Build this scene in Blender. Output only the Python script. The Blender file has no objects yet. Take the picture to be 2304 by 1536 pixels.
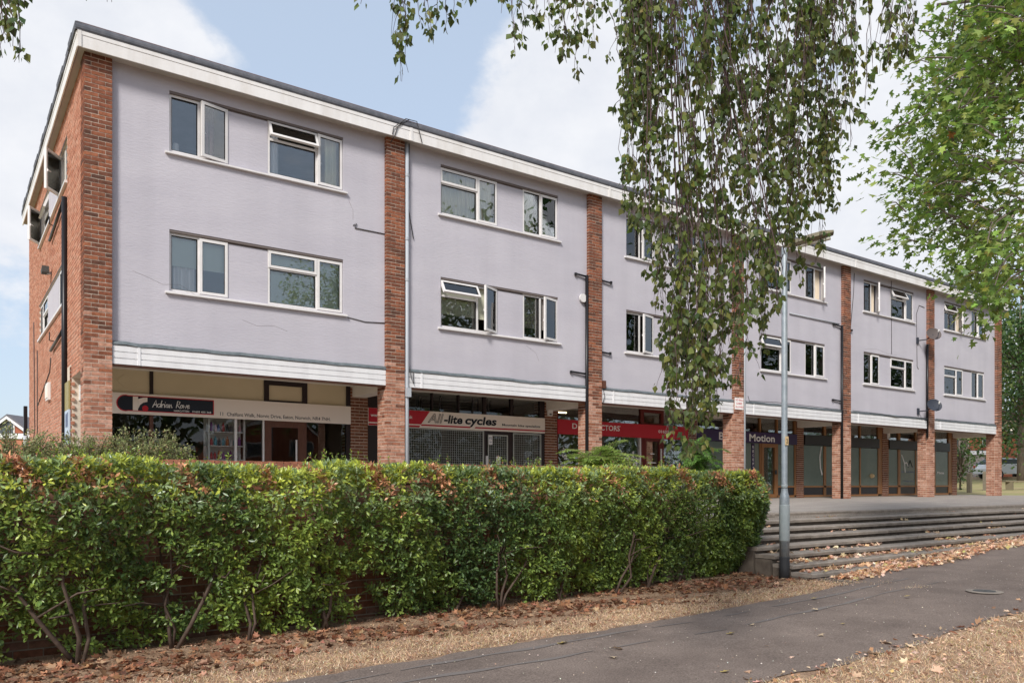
import bpy, math, random
import numpy as np
from mathutils import Vector, Matrix

# ------------------------------------------------------------------ camera, sky, sun, exposure
S = bpy.context.scene
COL = S.collection
FPX, PCX, HOR = 1781.0, 1152.0, 1087.5           # focal length, centre column and horizon row of the 2304 px photo
YAW = math.atan2(1278.0, FPX)
CS, CC = math.sin(YAW), math.cos(YAW)
CAM = np.array([-2.416, -15.486, 0.517])
cam = bpy.data.cameras.new('camera'); camo = bpy.data.objects.new('camera', cam); COL.objects.link(camo)
camo.location = CAM; camo.rotation_euler = (math.pi/2, 0, -YAW)
cam.sensor_width = 36; cam.lens = FPX/2304*36; cam.shift_y = (HOR-768)/2304
cam.clip_start = .1; cam.clip_end = 2000
S.camera = camo

SUN_EL, SUN_AZ = math.radians(40), math.radians(-128)      # azimuth of the sun measured from +Y towards +X
sdir = Vector((math.sin(SUN_AZ)*math.cos(SUN_EL), math.cos(SUN_AZ)*math.cos(SUN_EL), math.sin(SUN_EL)))
sun = bpy.data.lights.new('sun', 'SUN'); sun.energy = 2.0; sun.angle = math.radians(13); sun.color = (1, .965, .91)
suno = bpy.data.objects.new('sun', sun); COL.objects.link(suno)
suno.rotation_euler = (-sdir).to_track_quat('-Z', 'Y').to_euler(); suno.location = (0, 0, 40)

def ray(px, py):
    u = (px-PCX)/FPX; v = (HOR-py)/FPX
    return np.array([CS+u*CC, CC-u*CS, v])
def at(px, py, depth): return CAM + ray(px, py)*depth
def atY(px, py, Y):
    d = ray(px, py); return CAM + d*((Y-CAM[1])/d[1])
def atZ(px, py, Z):
    d = ray(px, py); return CAM + d*((Z-CAM[2])/d[2])

world = bpy.data.worlds.new('World'); S.world = world; world.use_nodes = True
wn = world.node_tree; wn.nodes.clear()
def N(t, typ, **kw):
    n = t.nodes.new(typ)
    for k, v in kw.items(): setattr(n, k, v)
    return n
wo = N(wn, 'ShaderNodeOutputWorld'); wb = N(wn, 'ShaderNodeBackground'); wb.inputs[1].default_value = .0665
sky = N(wn, 'ShaderNodeTexSky', sky_type='NISHITA'); sky.sun_disc = False
sky.sun_elevation = SUN_EL; sky.sun_rotation = SUN_AZ; sky.dust_density = 1.5; sky.ozone_density = 1.2
tc = N(wn, 'ShaderNodeTexCoord')
def wmath(op, a, b=None, clamp=False):
    n = N(wn, 'ShaderNodeMath', operation=op); n.use_clamp = clamp
    for i, x in enumerate((a, b)):
        if x is None: continue
        if isinstance(x, (int, float)): n.inputs[i].default_value = x
        else: wn.links.new(x, n.inputs[i])
    return n.outputs[0]
mp = N(wn, 'ShaderNodeMapping'); wn.links.new(tc.outputs['Generated'], mp.inputs[0]); mp.inputs['Location'].default_value = (3.1, 1.7, .4); mp.inputs['Scale'].default_value = (1, 1, 1.5)
nz = N(wn, 'ShaderNodeTexNoise'); nz.inputs['Scale'].default_value = 2.3; nz.inputs['Detail'].default_value = 10; nz.inputs['Roughness'].default_value = .55; nz.inputs['Distortion'].default_value = .25
wn.links.new(mp.outputs[0], nz.inputs['Vector'])
nz2 = N(wn, 'ShaderNodeTexNoise'); nz2.inputs['Scale'].default_value = 9; nz2.inputs['Detail'].default_value = 8; nz2.inputs['Roughness'].default_value = .6
wn.links.new(mp.outputs[0], nz2.inputs['Vector'])
dens = wmath('ADD', nz.outputs[0], wmath('MULTIPLY', wmath('SUBTRACT', nz2.outputs[0], .5), .42))
# cloud banks and clear gaps, as directions in the sky
for px, py, rad, amt in [(150, 160, .17, .2), (280, 60, .1, .13), (1240, 220, .15, .36), (1110, 330, .09, .16), (1330, 330, .1, .16), (2000, 300, .17, .3), (1850, 430, .14, .2), (40, 350, .16, .18),
                         (620, 60, .15, -.2), (800, 200, .15, -.18), (900, 60, .13, -.15), (1040, 60, .1, -.12), (60, 680, .1, -.16), (1935, 175, .07, -.36), (590, 165, .05, .22), (1330, 420, .05, -.09), (1900, 560, .2, .12), (1520, 90, .1, -.12)]:
    d = Vector(ray(px, py)).normalized()
    dp = N(wn, 'ShaderNodeVectorMath', operation='DISTANCE'); wn.links.new(tc.outputs['Generated'], dp.inputs[0]); dp.inputs[1].default_value = d
    g = wmath('POWER', 2.718, wmath('MULTIPLY', wmath('POWER', wmath('DIVIDE', dp.outputs['Value'], rad), 2.0), -1.0))
    dens = wmath('ADD', dens, wmath('MULTIPLY', g, amt))
ramp = N(wn, 'ShaderNodeValToRGB'); wn.links.new(dens, ramp.inputs[0])
ramp.color_ramp.elements[0].position = .47; ramp.color_ramp.elements[1].position = .62
ramp.color_ramp.interpolation = 'EASE'
veil = N(wn, 'ShaderNodeMix', data_type='RGBA'); veil.inputs[0].default_value = .56
wn.links.new(sky.outputs[0], veil.inputs[6]); veil.inputs[7].default_value = (5.9, 6.9, 8.3, 1)
shade = N(wn, 'ShaderNodeMix', data_type='RGBA'); wn.links.new(nz2.outputs[0], shade.inputs[0])
shade.inputs[6].default_value = (5.1, 5.45, 6.2, 1); shade.inputs[7].default_value = (7.9, 7.9, 8.0, 1)
mixc = N(wn, 'ShaderNodeMix', data_type='RGBA'); wn.links.new(ramp.outputs[0], mixc.inputs[0])
wn.links.new(veil.outputs[2], mixc.inputs[6]); wn.links.new(shade.outputs[2], mixc.inputs[7])
wn.links.new(mixc.outputs[2], wb.inputs[0]); wn.links.new(wb.outputs[0], wo.inputs[0])

S.view_settings.view_transform = 'Standard'; S.view_settings.look = 'None'; S.view_settings.gamma = 1
S.view_settings.exposure = 1.0; S.view_settings.use_curve_mapping = False
S.render.engine = 'CYCLES'
S.cycles.use_denoising = True; S.cycles.max_bounces = 8; S.cycles.transparent_max_bounces = 12
S.cycles.caustics_reflective = False; S.cycles.caustics_refractive = False

RNG = np.random.default_rng(7); random.seed(7)

# ------------------------------------------------------------------ materials
def srgb(r, g, b):
    f = lambda c: (c/255/12.92 if c/255 <= .04045 else ((c/255+.055)/1.055)**2.4)
    return (f(r), f(g), f(b))
MATS = {}
def mat(name, c, rough=.6, c2=None, scale=6, detail=5, bump=0, bscale=40, bdist=.004, stretch=(1, 1, 1), spec=.3, metal=0, lo=.35, hi=.65, coat=0, speck=None, streak=None):
    m = bpy.data.materials.new(name); m.use_nodes = True; t = m.node_tree; b = t.nodes['Principled BSDF']
    b.inputs['Roughness'].default_value = rough; b.inputs['Specular IOR Level'].default_value = spec; b.inputs['Metallic'].default_value = metal
    b.inputs['Coat Weight'].default_value = coat
    b.inputs['Base Color'].default_value = (*c, 1)
    if c2 or bump:
        tcn = N(t, 'ShaderNodeNewGeometry'); mpn = N(t, 'ShaderNodeMapping'); mpn.inputs['Scale'].default_value = stretch
        t.links.new(tcn.outputs['Position'], mpn.inputs[0])
    if c2:
        nn = N(t, 'ShaderNodeTexNoise'); nn.inputs['Scale'].default_value = scale; nn.inputs['Detail'].default_value = detail; nn.inputs['Roughness'].default_value = .62
        t.links.new(mpn.outputs[0], nn.inputs['Vector'])
        rp = N(t, 'ShaderNodeValToRGB'); e = rp.color_ramp.elements; e[0].position = lo; e[1].position = hi; e[0].color = (*c, 1); e[1].color = (*c2, 1)
        t.links.new(nn.outputs[0], rp.inputs[0]); last = rp.outputs[0]
        for opt, st_ in ((speck, None), (streak, 1)):
            if not opt: continue
            sc_, l_, h_ = opt; vec = tcn.outputs['Position']
            if st_: m3 = N(t, 'ShaderNodeMapping'); m3.inputs['Scale'].default_value = (1, 1, .07); t.links.new(vec, m3.inputs[0]); vec = m3.outputs[0]
            n3 = N(t, 'ShaderNodeTexNoise'); n3.inputs['Scale'].default_value = sc_; n3.inputs['Detail'].default_value = 3; t.links.new(vec, n3.inputs['Vector'])
            r3 = N(t, 'ShaderNodeValToRGB'); e3 = r3.color_ramp.elements; e3[0].position = .32; e3[1].position = .68; e3[0].color = (l_, l_, l_, 1); e3[1].color = (h_, h_, h_, 1); t.links.new(n3.outputs[0], r3.inputs[0])
            mx3 = N(t, 'ShaderNodeMix', data_type='RGBA', blend_type='MULTIPLY'); mx3.inputs[0].default_value = 1; t.links.new(last, mx3.inputs[6]); t.links.new(r3.outputs[0], mx3.inputs[7]); last = mx3.outputs[2]
        t.links.new(last, b.inputs['Base Color'])
    if bump:
        bn = N(t, 'ShaderNodeTexNoise'); bn.inputs['Scale'].default_value = bscale; bn.inputs['Detail'].default_value = 6
        t.links.new(mpn.outputs[0], bn.inputs['Vector'])
        bp = N(t, 'ShaderNodeBump'); bp.inputs['Strength'].default_value = bump; bp.inputs['Distance'].default_value = bdist
        t.links.new(bn.outputs[0], bp.inputs['Height']); t.links.new(bp.outputs[0], b.inputs['Normal'])
    MATS[name] = m
    return m
def brickmat(name, cols, rough=.85):
    m = bpy.data.materials.new(name); m.use_nodes = True; t = m.node_tree; b = t.nodes['Principled BSDF']; b.inputs['Roughness'].default_value = rough; b.inputs['Specular IOR Level'].default_value = .15
    oi = N(t, 'ShaderNodeObjectInfo'); ge = N(t, 'ShaderNodeNewGeometry')
    ad = N(t, 'ShaderNodeMath', operation='ADD'); t.links.new(oi.outputs['Random'], ad.inputs[0]); t.links.new(ge.outputs['Random Per Island'], ad.inputs[1])
    fr = N(t, 'ShaderNodeMath', operation='FRACT'); t.links.new(ad.outputs[0], fr.inputs[0])
    rp = N(t, 'ShaderNodeValToRGB'); e = rp.color_ramp.elements
    while len(e) < len(cols): e.new(.5)
    for i, c in enumerate(cols): e[i].position = i/(len(cols)-1); e[i].color = (*c, 1)
    t.links.new(fr.outputs[0], rp.inputs[0])
    nn = N(t, 'ShaderNodeTexNoise'); nn.inputs['Scale'].default_value = 14; nn.inputs['Detail'].default_value = 6; nn.inputs['Roughness'].default_value = .7; t.links.new(ge.outputs['Position'], nn.inputs['Vector'])
    r2 = N(t, 'ShaderNodeValToRGB'); r2.color_ramp.elements[0].position = .3; r2.color_ramp.elements[1].position = .72; r2.color_ramp.elements[0].color = (.55, .53, .5, 1); r2.color_ramp.elements[1].color = (1.35, 1.3, 1.3, 1); t.links.new(nn.outputs[0], r2.inputs[0])
    mx = N(t, 'ShaderNodeMix', data_type='RGBA', blend_type='MULTIPLY'); mx.inputs[0].default_value = 1; t.links.new(rp.outputs[0], mx.inputs[6]); t.links.new(r2.outputs[0], mx.inputs[7])
    t.links.new(mx.outputs[2], b.inputs['Base Color'])
    n2 = N(t, 'ShaderNodeTexNoise'); n2.inputs['Scale'].default_value = 130; n2.inputs['Detail'].default_value = 4; t.links.new(ge.outputs['Position'], n2.inputs['Vector'])
    bp = N(t, 'ShaderNodeBump'); bp.inputs['Strength'].default_value = .5; bp.inputs['Distance'].default_value = .004; t.links.new(n2.outputs[0], bp.inputs['Height']); t.links.new(bp.outputs[0], b.inputs['Normal'])
    MATS[name] = m
def leafmat(name, rough=.45, transl=.3, spec=.35):
    m = bpy.data.materials.new(name); m.use_nodes = True; t = m.node_tree; b = t.nodes['Principled BSDF']; o = t.nodes['Material Output']
    a = N(t, 'ShaderNodeAttribute', attribute_name='Col'); t.links.new(a.outputs['Color'], b.inputs['Base Color'])
    b.inputs['Roughness'].default_value = rough; b.inputs['Specular IOR Level'].default_value = spec
    tr = N(t, 'ShaderNodeBsdfTranslucent'); hs = N(t, 'ShaderNodeHueSaturation'); hs.inputs['Value'].default_value = 1.5; hs.inputs['Hue'].default_value = .485
    t.links.new(a.outputs['Color'], hs.inputs['Color']); t.links.new(hs.outputs[0], tr.inputs[0])
    mx = N(t, 'ShaderNodeMixShader'); mx.inputs[0].default_value = transl; t.links.new(b.outputs[0], mx.inputs[1]); t.links.new(tr.outputs[0], mx.inputs[2]); t.links.new(mx.outputs[0], o.inputs[0])
    MATS[name] = m
def glassmat(name, tint=(.9, .93, .92), base=.1, gain=1.6, rough=0):
    m = bpy.data.materials.new(name); m.use_nodes = True; t = m.node_tree; t.nodes.remove(t.nodes['Principled BSDF']); o = t.nodes['Material Output']
    tr = N(t, 'ShaderNodeBsdfTransparent'); tr.inputs[0].default_value = (*tint, 1); gl = N(t, 'ShaderNodeBsdfGlossy'); gl.inputs['Roughness'].default_value = rough; gl.inputs['Color'].default_value = (.95, .96, .97, 1)
    fr = N(t, 'ShaderNodeFresnel'); fr.inputs[0].default_value = 1.5
    ma = N(t, 'ShaderNodeMath', operation='MULTIPLY_ADD'); ma.use_clamp = True; t.links.new(fr.outputs[0], ma.inputs[0]); ma.inputs[1].default_value = gain; ma.inputs[2].default_value = base
    # a slight waviness in the panes
    ge = N(t, 'ShaderNodeNewGeometry'); nn = N(t, 'ShaderNodeTexNoise'); nn.inputs['Scale'].default_value = 1.4; nn.inputs['Detail'].default_value = 1; t.links.new(ge.outputs['Position'], nn.inputs['Vector'])
    bp = N(t, 'ShaderNodeBump'); bp.inputs['Strength'].default_value = .25; bp.inputs['Distance'].default_value = .01; t.links.new(nn.outputs[0], bp.inputs['Height']); t.links.new(bp.outputs[0], gl.inputs['Normal'])
    mx = N(t, 'ShaderNodeMixShader'); t.links.new(ma.outputs[0], mx.inputs[0]); t.links.new(tr.outputs[0], mx.inputs[1]); t.links.new(gl.outputs[0], mx.inputs[2]); t.links.new(mx.outputs[0], o.inputs[0])
    MATS[name] = m
def emat(name, c, s):
    m = bpy.data.materials.new(name); m.use_nodes = True; b = m.node_tree.nodes['Principled BSDF']; b.inputs['Base Color'].default_value = (*c, 1); b.inputs['Emission Color'].default_value = (*c, 1); b.inputs['Emission Strength'].default_value = s
    MATS[name] = m

mat('render', (.482, .458, .503), .85, (.53, .504, .545), scale=.9, streak=(2.2, .955, 1.02), bump=.4, bscale=22, bdist=.012, stretch=(.45, .45, 1.5), spec=.1)
mat('mortar', (.60, .50, .40), .95, (.68, .58, .48), scale=9, bump=.4, bscale=80)
mat('mortar_wall', (.22, .17, .13), .95, (.32, .27, .22), scale=3, bump=.4, bscale=80)
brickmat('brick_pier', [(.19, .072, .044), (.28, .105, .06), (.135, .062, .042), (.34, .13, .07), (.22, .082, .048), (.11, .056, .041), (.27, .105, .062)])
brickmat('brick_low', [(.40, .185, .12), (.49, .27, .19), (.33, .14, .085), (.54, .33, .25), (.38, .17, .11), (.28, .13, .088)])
brickmat('brick_gable', [(.49, .22, .14), (.56, .28, .19), (.43, .185, .118), (.53, .29, .205), (.58, .31, .215)])
brickmat('brick_dark', [(.20, .085, .05), (.26, .11, .065), (.17, .075, .048), (.30, .14, .09)])
brickmat('brick_wall', [(.17, .075, .045), (.23, .10, .06), (.13, .07, .05), (.24, .13, .09), (.19, .11, .085)])
brickmat('brick_coping', [(.36, .14, .085), (.42, .18, .115), (.3, .12, .08)])
brickmat('brick_house', [(.36, .12, .07), (.44, .17, .1), (.3, .1, .06)])
mat('upvc', (.76, .73, .715), .4, (.70, .67, .65), scale=5, spec=.4)
mat('fascia', (.80, .775, .755), .5, (.66, .62, .58), scale=2.5, lo=.45, hi=.8, stretch=(1, 1, .3), streak=(5, .95, 1.01), spec=.3)
mat('soffit', (.50, .46, .42), .8, (.42, .39, .35), scale=2)
mat('cladding', (.82, .81, .815), .38, (.72, .70, .71), scale=1.5, lo=.45, hi=.8, stretch=(1, 1, 4), streak=(7, .93, 1.02), spec=.4)
mat('felt', (.085, .09, .105), .75, (.13, .13, .145), scale=8, bump=.4, bscale=30)
mat('felt_brown', (.16, .115, .12), .8)
mat('lead', (.10, .12, .13), .6, (.16, .18, .19), scale=7, bump=.5, bscale=18, bdist=.012)
mat('lintel', (.17, .14, .13), .8)
mat('black', (.015, .013, .013), .5)
mat('black_pipe', (.012, .011, .013), .35)
mat('grey_pipe', (.42, .44, .47), .45)
mat('cable', (.07, .065, .065), .6)
mat('arcade_paint', (.78, .73, .66), .8, (.72, .67, .6), scale=2)
mat('shop_dark', (.028, .018, .018), .4)
mat('shop_brown', (.10, .04, .025), .4, (.13, .055, .035), scale=8, stretch=(6, 6, 1))
mat('shop_red', (.12, .015, .012), .35)
mat('wood_orange', (.25, .11, .04), .45, (.32, .15, .06), scale=10, stretch=(8, 8, 1))
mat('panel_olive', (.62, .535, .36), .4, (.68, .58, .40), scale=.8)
mat('panel_black', (.012, .010, .014), .3, spec=.5)
mat('panel_grey', (.025, .021, .022), .4)
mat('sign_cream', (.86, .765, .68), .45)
mat('sign_red', (.5, .02, .035), .4)
mat('sign_purple', (.045, .022, .085), .4)
mat('sign_black', (.012, .013, .02), .3)
mat('sign_white', (.88, .85, .82), .5)
mat('sign_blue', (.50, .58, .68), .5); mat('sign_pink', (.48, .17, .24), .5); mat('sign_olive', (.33, .27, .11), .5); mat('sign_ink', (.12, .15, .24), .5)
mat('dot_red', (.55, .02, .03), .4)
mat('letter_red', (.6, .08, .1), .5)
mat('yellow_plate', (.72, .52, .28), .5)
mat('paper', (.75, .73, .72), .6)
mat('grille', (.40, .41, .38), .5)
mat('interior_wall', (.50, .46, .40), .9); mat('interior_dark', (.10, .085, .07), .9, (.16, .13, .1), scale=1.2); mat('interior_floor', (.2, .16, .12), .8)
mat('interior_tan', (.42, .35, .23), .9)
mat('curtain_cream', (.74, .75, .58), .9); mat('curtain_white', (.84, .83, .83), .9); mat('curtain_dark', (.06, .03, .045), .9); mat('curtain_purple', (.16, .06, .16), .9); mat('curtain_beige', (.7, .6, .48), .9)
mat('blind', (.66, .65, .5), .85); mat('blind_green', (.66, .76, .66), .85); mat('blind_grey', (.40, .35, .32), .85)
mat('frost', (.115, .15, .125), .25, (.155, .185, .155), scale=.9, spec=.6)
mat('card', (.42, .29, .15), .9, (.5, .36, .2), scale=5)
mat('tyre', (.02, .02, .02), .6)
for i, c in enumerate([(.5, .05, .06), (.08, .1, .35), (.65, .62, .6), (.5, .16, .05), (.25, .08, .3), (.1, .35, .45), (.6, .3, .35), (.05, .05, .06)]): mat('bottle%d' % i, c, .25, spec=.5)
mat('galv', (.25, .29, .32), .45, (.33, .365, .39), scale=14, bump=.15, bscale=60, spec=.5, metal=.25)
mat('galv_door', (.27, .31, .32), .45, (.32, .355, .36), scale=9, spec=.45)
mat('bitumen', (.025, .025, .027), .7)
mat('lamp_lens', (.62, .60, .55), .2); mat('lamp_body', (.13, .115, .08), .6, (.2, .17, .11), scale=12)
mat('asphalt', (.138, .106, .09), .9, (.22, .172, .146), scale=1.7, detail=15, lo=.3, hi=.7, speck=(75, .62, 1.3), bump=.7, bscale=190, bdist=.006, spec=.25)
mat('asphalt_seam', (.16, .138, .128), .85)
mat('terrace', (.27, .235, .21), .88, (.36, .315, .275), scale=1.6, speck=(30, .8, 1.15), detail=9, bump=.5, bscale=90, stretch=(.7, 1.4, 1))
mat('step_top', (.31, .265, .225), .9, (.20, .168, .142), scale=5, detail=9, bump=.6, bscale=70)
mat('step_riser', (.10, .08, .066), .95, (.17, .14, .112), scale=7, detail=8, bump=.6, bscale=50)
mat('soil', (.44, .30, .20), .95, (.24, .145, .09), scale=3.5, speck=(60, .6, 1.3), detail=12, bump=1, bscale=70, bdist=.02)
mat('lawn_far', (.36, .28, .15), .95, (.26, .25, .10), scale=.5, detail=10)
mat('sand', (.58, .43, .31), .95, (.5, .37, .25), scale=1)
mat('bark', (.14, .11, .09), .9, (.22, .18, .15), scale=14, stretch=(1, 1, .3), bump=.8, bscale=40, bdist=.02)
mat('birch_bark', (.55, .52, .48), .8, (.12, .10, .09), scale=5, stretch=(1, 1, 3), lo=.5, hi=.62)
mat('twig', (.075, .045, .045), .8); mat('twig_grey', (.12, .085, .065), .85, (.07, .048, .037), scale=20)
mat('bench_wood', (.24, .20, .13), .8, (.18, .15, .10), scale=10, stretch=(1, 6, 6)); mat('post_wood', (.25, .22, .17), .85, (.18, .15, .11), scale=9, stretch=(5, 5, 1)); mat('post_dark', (.06, .055, .03), .85)
mat('fence_wood', (.42, .37, .36), .9, (.33, .28, .27), scale=6, stretch=(6, 6, .5))
mat('white_paint', (.78, .78, .78), .45); mat('car_white', (.75, .77, .82), .25, spec=.5, coat=.6); mat('car_glass', (.06, .08, .09), .08, spec=.7)
mat('roof_tile', (.13, .125, .14), .85, (.18, .17, .18), scale=6); mat('roof_brown', (.2, .12, .09), .85, (.26, .16, .12), scale=6)
mat('dish_dark', (.035, .04, .055), .6); mat('dish_brown', (.10, .08, .075), .6)
mat('iron', (.05, .048, .045), .7, (.09, .085, .08), scale=30)
mat('plastic_white', (.75, .73, .70), .4)
emat('tube_light', (1, .82, .5), 2.2)
for nme in ('leaf_shrub', 'leaf_far'): leafmat(nme)
leafmat('leaf_birch', transl=.42); leafmat('leaf_maple', transl=.45)
leafmat('leaf_hedge', rough=.32, transl=.25, spec=.5); leafmat('leaf_dry', rough=.8, transl=.15, spec=.1); leafmat('straw', rough=.85, transl=.2, spec=.1)
glassmat('glass', tint=(.98, .99, .985), base=.07, gain=1.0); glassmat('glass_shop', tint=(.93, .94, .93), base=.0, gain=.75)

# ------------------------------------------------------------------ helpers
def tag(o, label=None, cat=None, group=None, kind=None):
    if label: o['label'] = label
    if cat: o['category'] = cat
    if group: o['group'] = group
    if kind: o['kind'] = kind
    return o
def empty(name, loc=(0, 0, 0), parent=None):
    o = bpy.data.objects.new(name, None); COL.objects.link(o); o.location = loc; o.empty_display_size = .2
    if parent: o.parent = parent
    return o
def mkobj(name, me, parent=None, loc=None, rot=None):
    o = bpy.data.objects.new(name, me); COL.objects.link(o)
    if parent is not None:
        o.parent = parent
        if parent.type == 'EMPTY' or parent.location.length > 0: o.matrix_parent_inverse = Matrix.Translation(-Vector(parent.location))
    if loc is not None: o.location = loc
    if rot is not None: o.rotation_euler = rot
    return o
class MB:
    def __init__(s): s.v = []; s.f = []
    def box(s, x0, x1, y0, y1, z0, z1):
        i = len(s.v)
        s.v += [(x0, y0, z0), (x1, y0, z0), (x1, y1, z0), (x0, y1, z0), (x0, y0, z1), (x1, y0, z1), (x1, y1, z1), (x0, y1, z1)]
        s.f += [(i, i+3, i+2, i+1), (i+4, i+5, i+6, i+7), (i, i+1, i+5, i+4), (i+1, i+2, i+6, i+5), (i+2, i+3, i+7, i+6), (i+3, i, i+4, i+7)]
        return s
    def poly(s, pts):
        i = len(s.v); s.v += [tuple(map(float, p)) for p in pts]; s.f.append(tuple(range(i, i+len(pts)))); return s
    def prism_y(s, pts, y0, y1):          # closed outline in (x,z), counter-clockwise seen from -Y, extruded along Y
        n = len(pts); i = len(s.v)
        s.v += [(x, y0, z) for x, z in pts] + [(x, y1, z) for x, z in pts]
        s.f.append(tuple(range(i, i+n))); s.f.append(tuple(range(i+2*n-1, i+n-1, -1)))
        for k in range(n): a, b = k, (k+1) % n; s.f.append((i+b, i+a, i+n+a, i+n+b))
        return s
    def prism_x(s, pts, x0, x1):          # outline in (y,z)
        n = len(pts); i = len(s.v)
        s.v += [(x0, y, z) for y, z in pts] + [(x1, y, z) for y, z in pts]
        s.f.append(tuple(range(i, i+n))); s.f.append(tuple(range(i+2*n-1, i+n-1, -1)))
        for k in range(n): a, b = k, (k+1) % n; s.f.append((i+b, i+a, i+n+a, i+n+b))
        return s
    def tube(s, path, r, n=8, cap=True):
        path = [Vector(p) for p in path]; rs = r if isinstance(r, (list, tuple, np.ndarray)) else [r]*len(path)
        base = len(s.v); prev = None
        for k, p in enumerate(path):
            d = (path[min(k+1, len(path)-1)] - path[max(k-1, 0)])
            if d.length < 1e-9: d = Vector((0, 0, 1))
            d.normalize()
            if prev is None:
                a = d.cross(Vector((0, 0, 1)) if abs(d.z) < .9 else Vector((1, 0, 0)))
            else: a = prev - d*prev.dot(d)
            if a.length < 1e-6: a = d.orthogonal()
            a.normalize(); prev = a; b = d.cross(a)
            for j in range(n):
                t = 2*math.pi*j/n; q = p + (a*math.cos(t)+b*math.sin(t))*float(rs[k]); s.v.append((q.x, q.y, q.z))
        for k in range(len(path)-1):
            for j in range(n):
                j2 = (j+1) % n; s.f.append((base+k*n+j, base+k*n+j2, base+(k+1)*n+j2, base+(k+1)*n+j))
        if cap:
            s.f.append(tuple(base+j for j in range(n-1, -1, -1))); e = base+(len(path)-1)*n; s.f.append(tuple(e+j for j in range(n)))
        return s
    def lathe(s, prof, c=(0, 0, 0), n=16):
        path = [(c[0], c[1], c[2]+z) for r, z in prof]; base = len(s.v)
        for r, z in prof:
            for j in range(n):
                t = 2*math.pi*j/n; s.v.append((c[0]+r*math.cos(t), c[1]+r*math.sin(t), c[2]+z))
        for k in range(len(prof)-1):
            for j in range(n):
                j2 = (j+1) % n; s.f.append((base+k*n+j, base+k*n+j2, base+(k+1)*n+j2, base+(k+1)*n+j))
        s.f.append(tuple(base+j for j in range(n-1, -1, -1))); e = base+(len(prof)-1)*n; s.f.append(tuple(e+j for j in range(n)))
        return s
    def mesh(s, name, m, smooth=False):
        me = bpy.data.meshes.new(name); me.from_pydata(s.v, [], s.f); me.update()
        me.materials.append(MATS[m])
        if smooth: me.shade_smooth()
        return me
    def build(s, name, m, parent=None, smooth=False, loc=None, rot=None):
        return mkobj(name, s.mesh(name, m, smooth), parent, loc, rot)
def B1(name, m, parent, *a): return MB().box(*a).build(name, m, parent)

# foliage: many small leaves in one mesh
TPL = {
 'birch': (np.array([(0, 0, 0), (.36, .46, .05), (1, 0, -.06), (.36, -.46, .05), (.45, 0, -.02)]), [(0, 4, 1), (4, 2, 1), (0, 3, 4), (3, 2, 4)]),
 'maple': (np.array([(.3, 0, -.04), (0, 0, 0), (.0, .34, 0), (.16, .56, .06), (.3, .25, 0), (.72, .5, .05), (.62, .16, 0), (1, 0, -.1), (.62, -.16, 0), (.72, -.5, .05), (.3, -.25, 0), (.16, -.56, .06), (.0, -.34, 0)]),
           [(0, i, i+1) for i in range(1, 12)] + [(0, 12, 1)]),
 'narrow': (np.array([(0, 0, 0), (.62, .5, .06), (1, 0, -.03), (.62, -.5, .06)]), [(0, 2, 1), (0, 3, 2)]),
 'blade': (np.array([(0, .5, 0), (0, -.5, 0), (1, 0, .12)]), [(0, 1, 2)]),
}
def unit(a): return a/np.maximum(np.linalg.norm(a, axis=-1, keepdims=True), 1e-9)
def leaves(name, P, A, Nn, L, W, tpl, C, m, parent=None):
    T, F = TPL[tpl]; n = len(P); k = len(T)
    A = unit(np.asarray(A, float)); Bv = unit(np.cross(A, Nn)); Nn = np.cross(Bv, A)
    L = np.broadcast_to(L, (n,)); W = np.broadcast_to(W, (n,))
    V = P[:, None, :] + A[:, None, :]*(T[None, :, 0:1]*L[:, None, None]) + Bv[:, None, :]*(T[None, :, 1:2]*W[:, None, None]) + Nn[:, None, :]*(T[None, :, 2:3]*L[:, None, None])
    Fa = np.array(F); FF = (Fa[None] + (np.arange(n)*k)[:, None, None]).reshape(-1)
    me = bpy.data.meshes.new(name); nf = n*len(F)
    me.vertices.add(n*k); me.vertices.foreach_set('co', V.reshape(-1).astype(np.float32))
    me.loops.add(nf*3); me.loops.foreach_set('vertex_index', FF.astype(np.int32))
    me.polygons.add(nf); me.polygons.foreach_set('loop_start', np.arange(0, nf*3, 3, dtype=np.int32)); me.polygons.foreach_set('loop_total', np.full(nf, 3, np.int32))
    me.update(calc_edges=True)
    ca = me.color_attributes.new('Col', 'FLOAT_COLOR', 'POINT')
    cc = np.ones((n, k, 4), np.float32); cc[:, :, :3] = np.asarray(C)[:, None, :]
    ca.data.foreach_set('color', cc.reshape(-1))
    me.materials.append(MATS[m])
    return mkobj(name, me, parent)
def palette(n, cols, w, jit=.22):
    c = np.array(cols)[RNG.choice(len(cols), n, p=np.array(w)/sum(w))]
    return np.clip(c*np.exp(RNG.normal(0, jit, (n, 1)))*(1+RNG.normal(0, .06, (n, 3))), 0, .9)
def rdir(n): return unit(RNG.normal(0, 1, (n, 3)))

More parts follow.
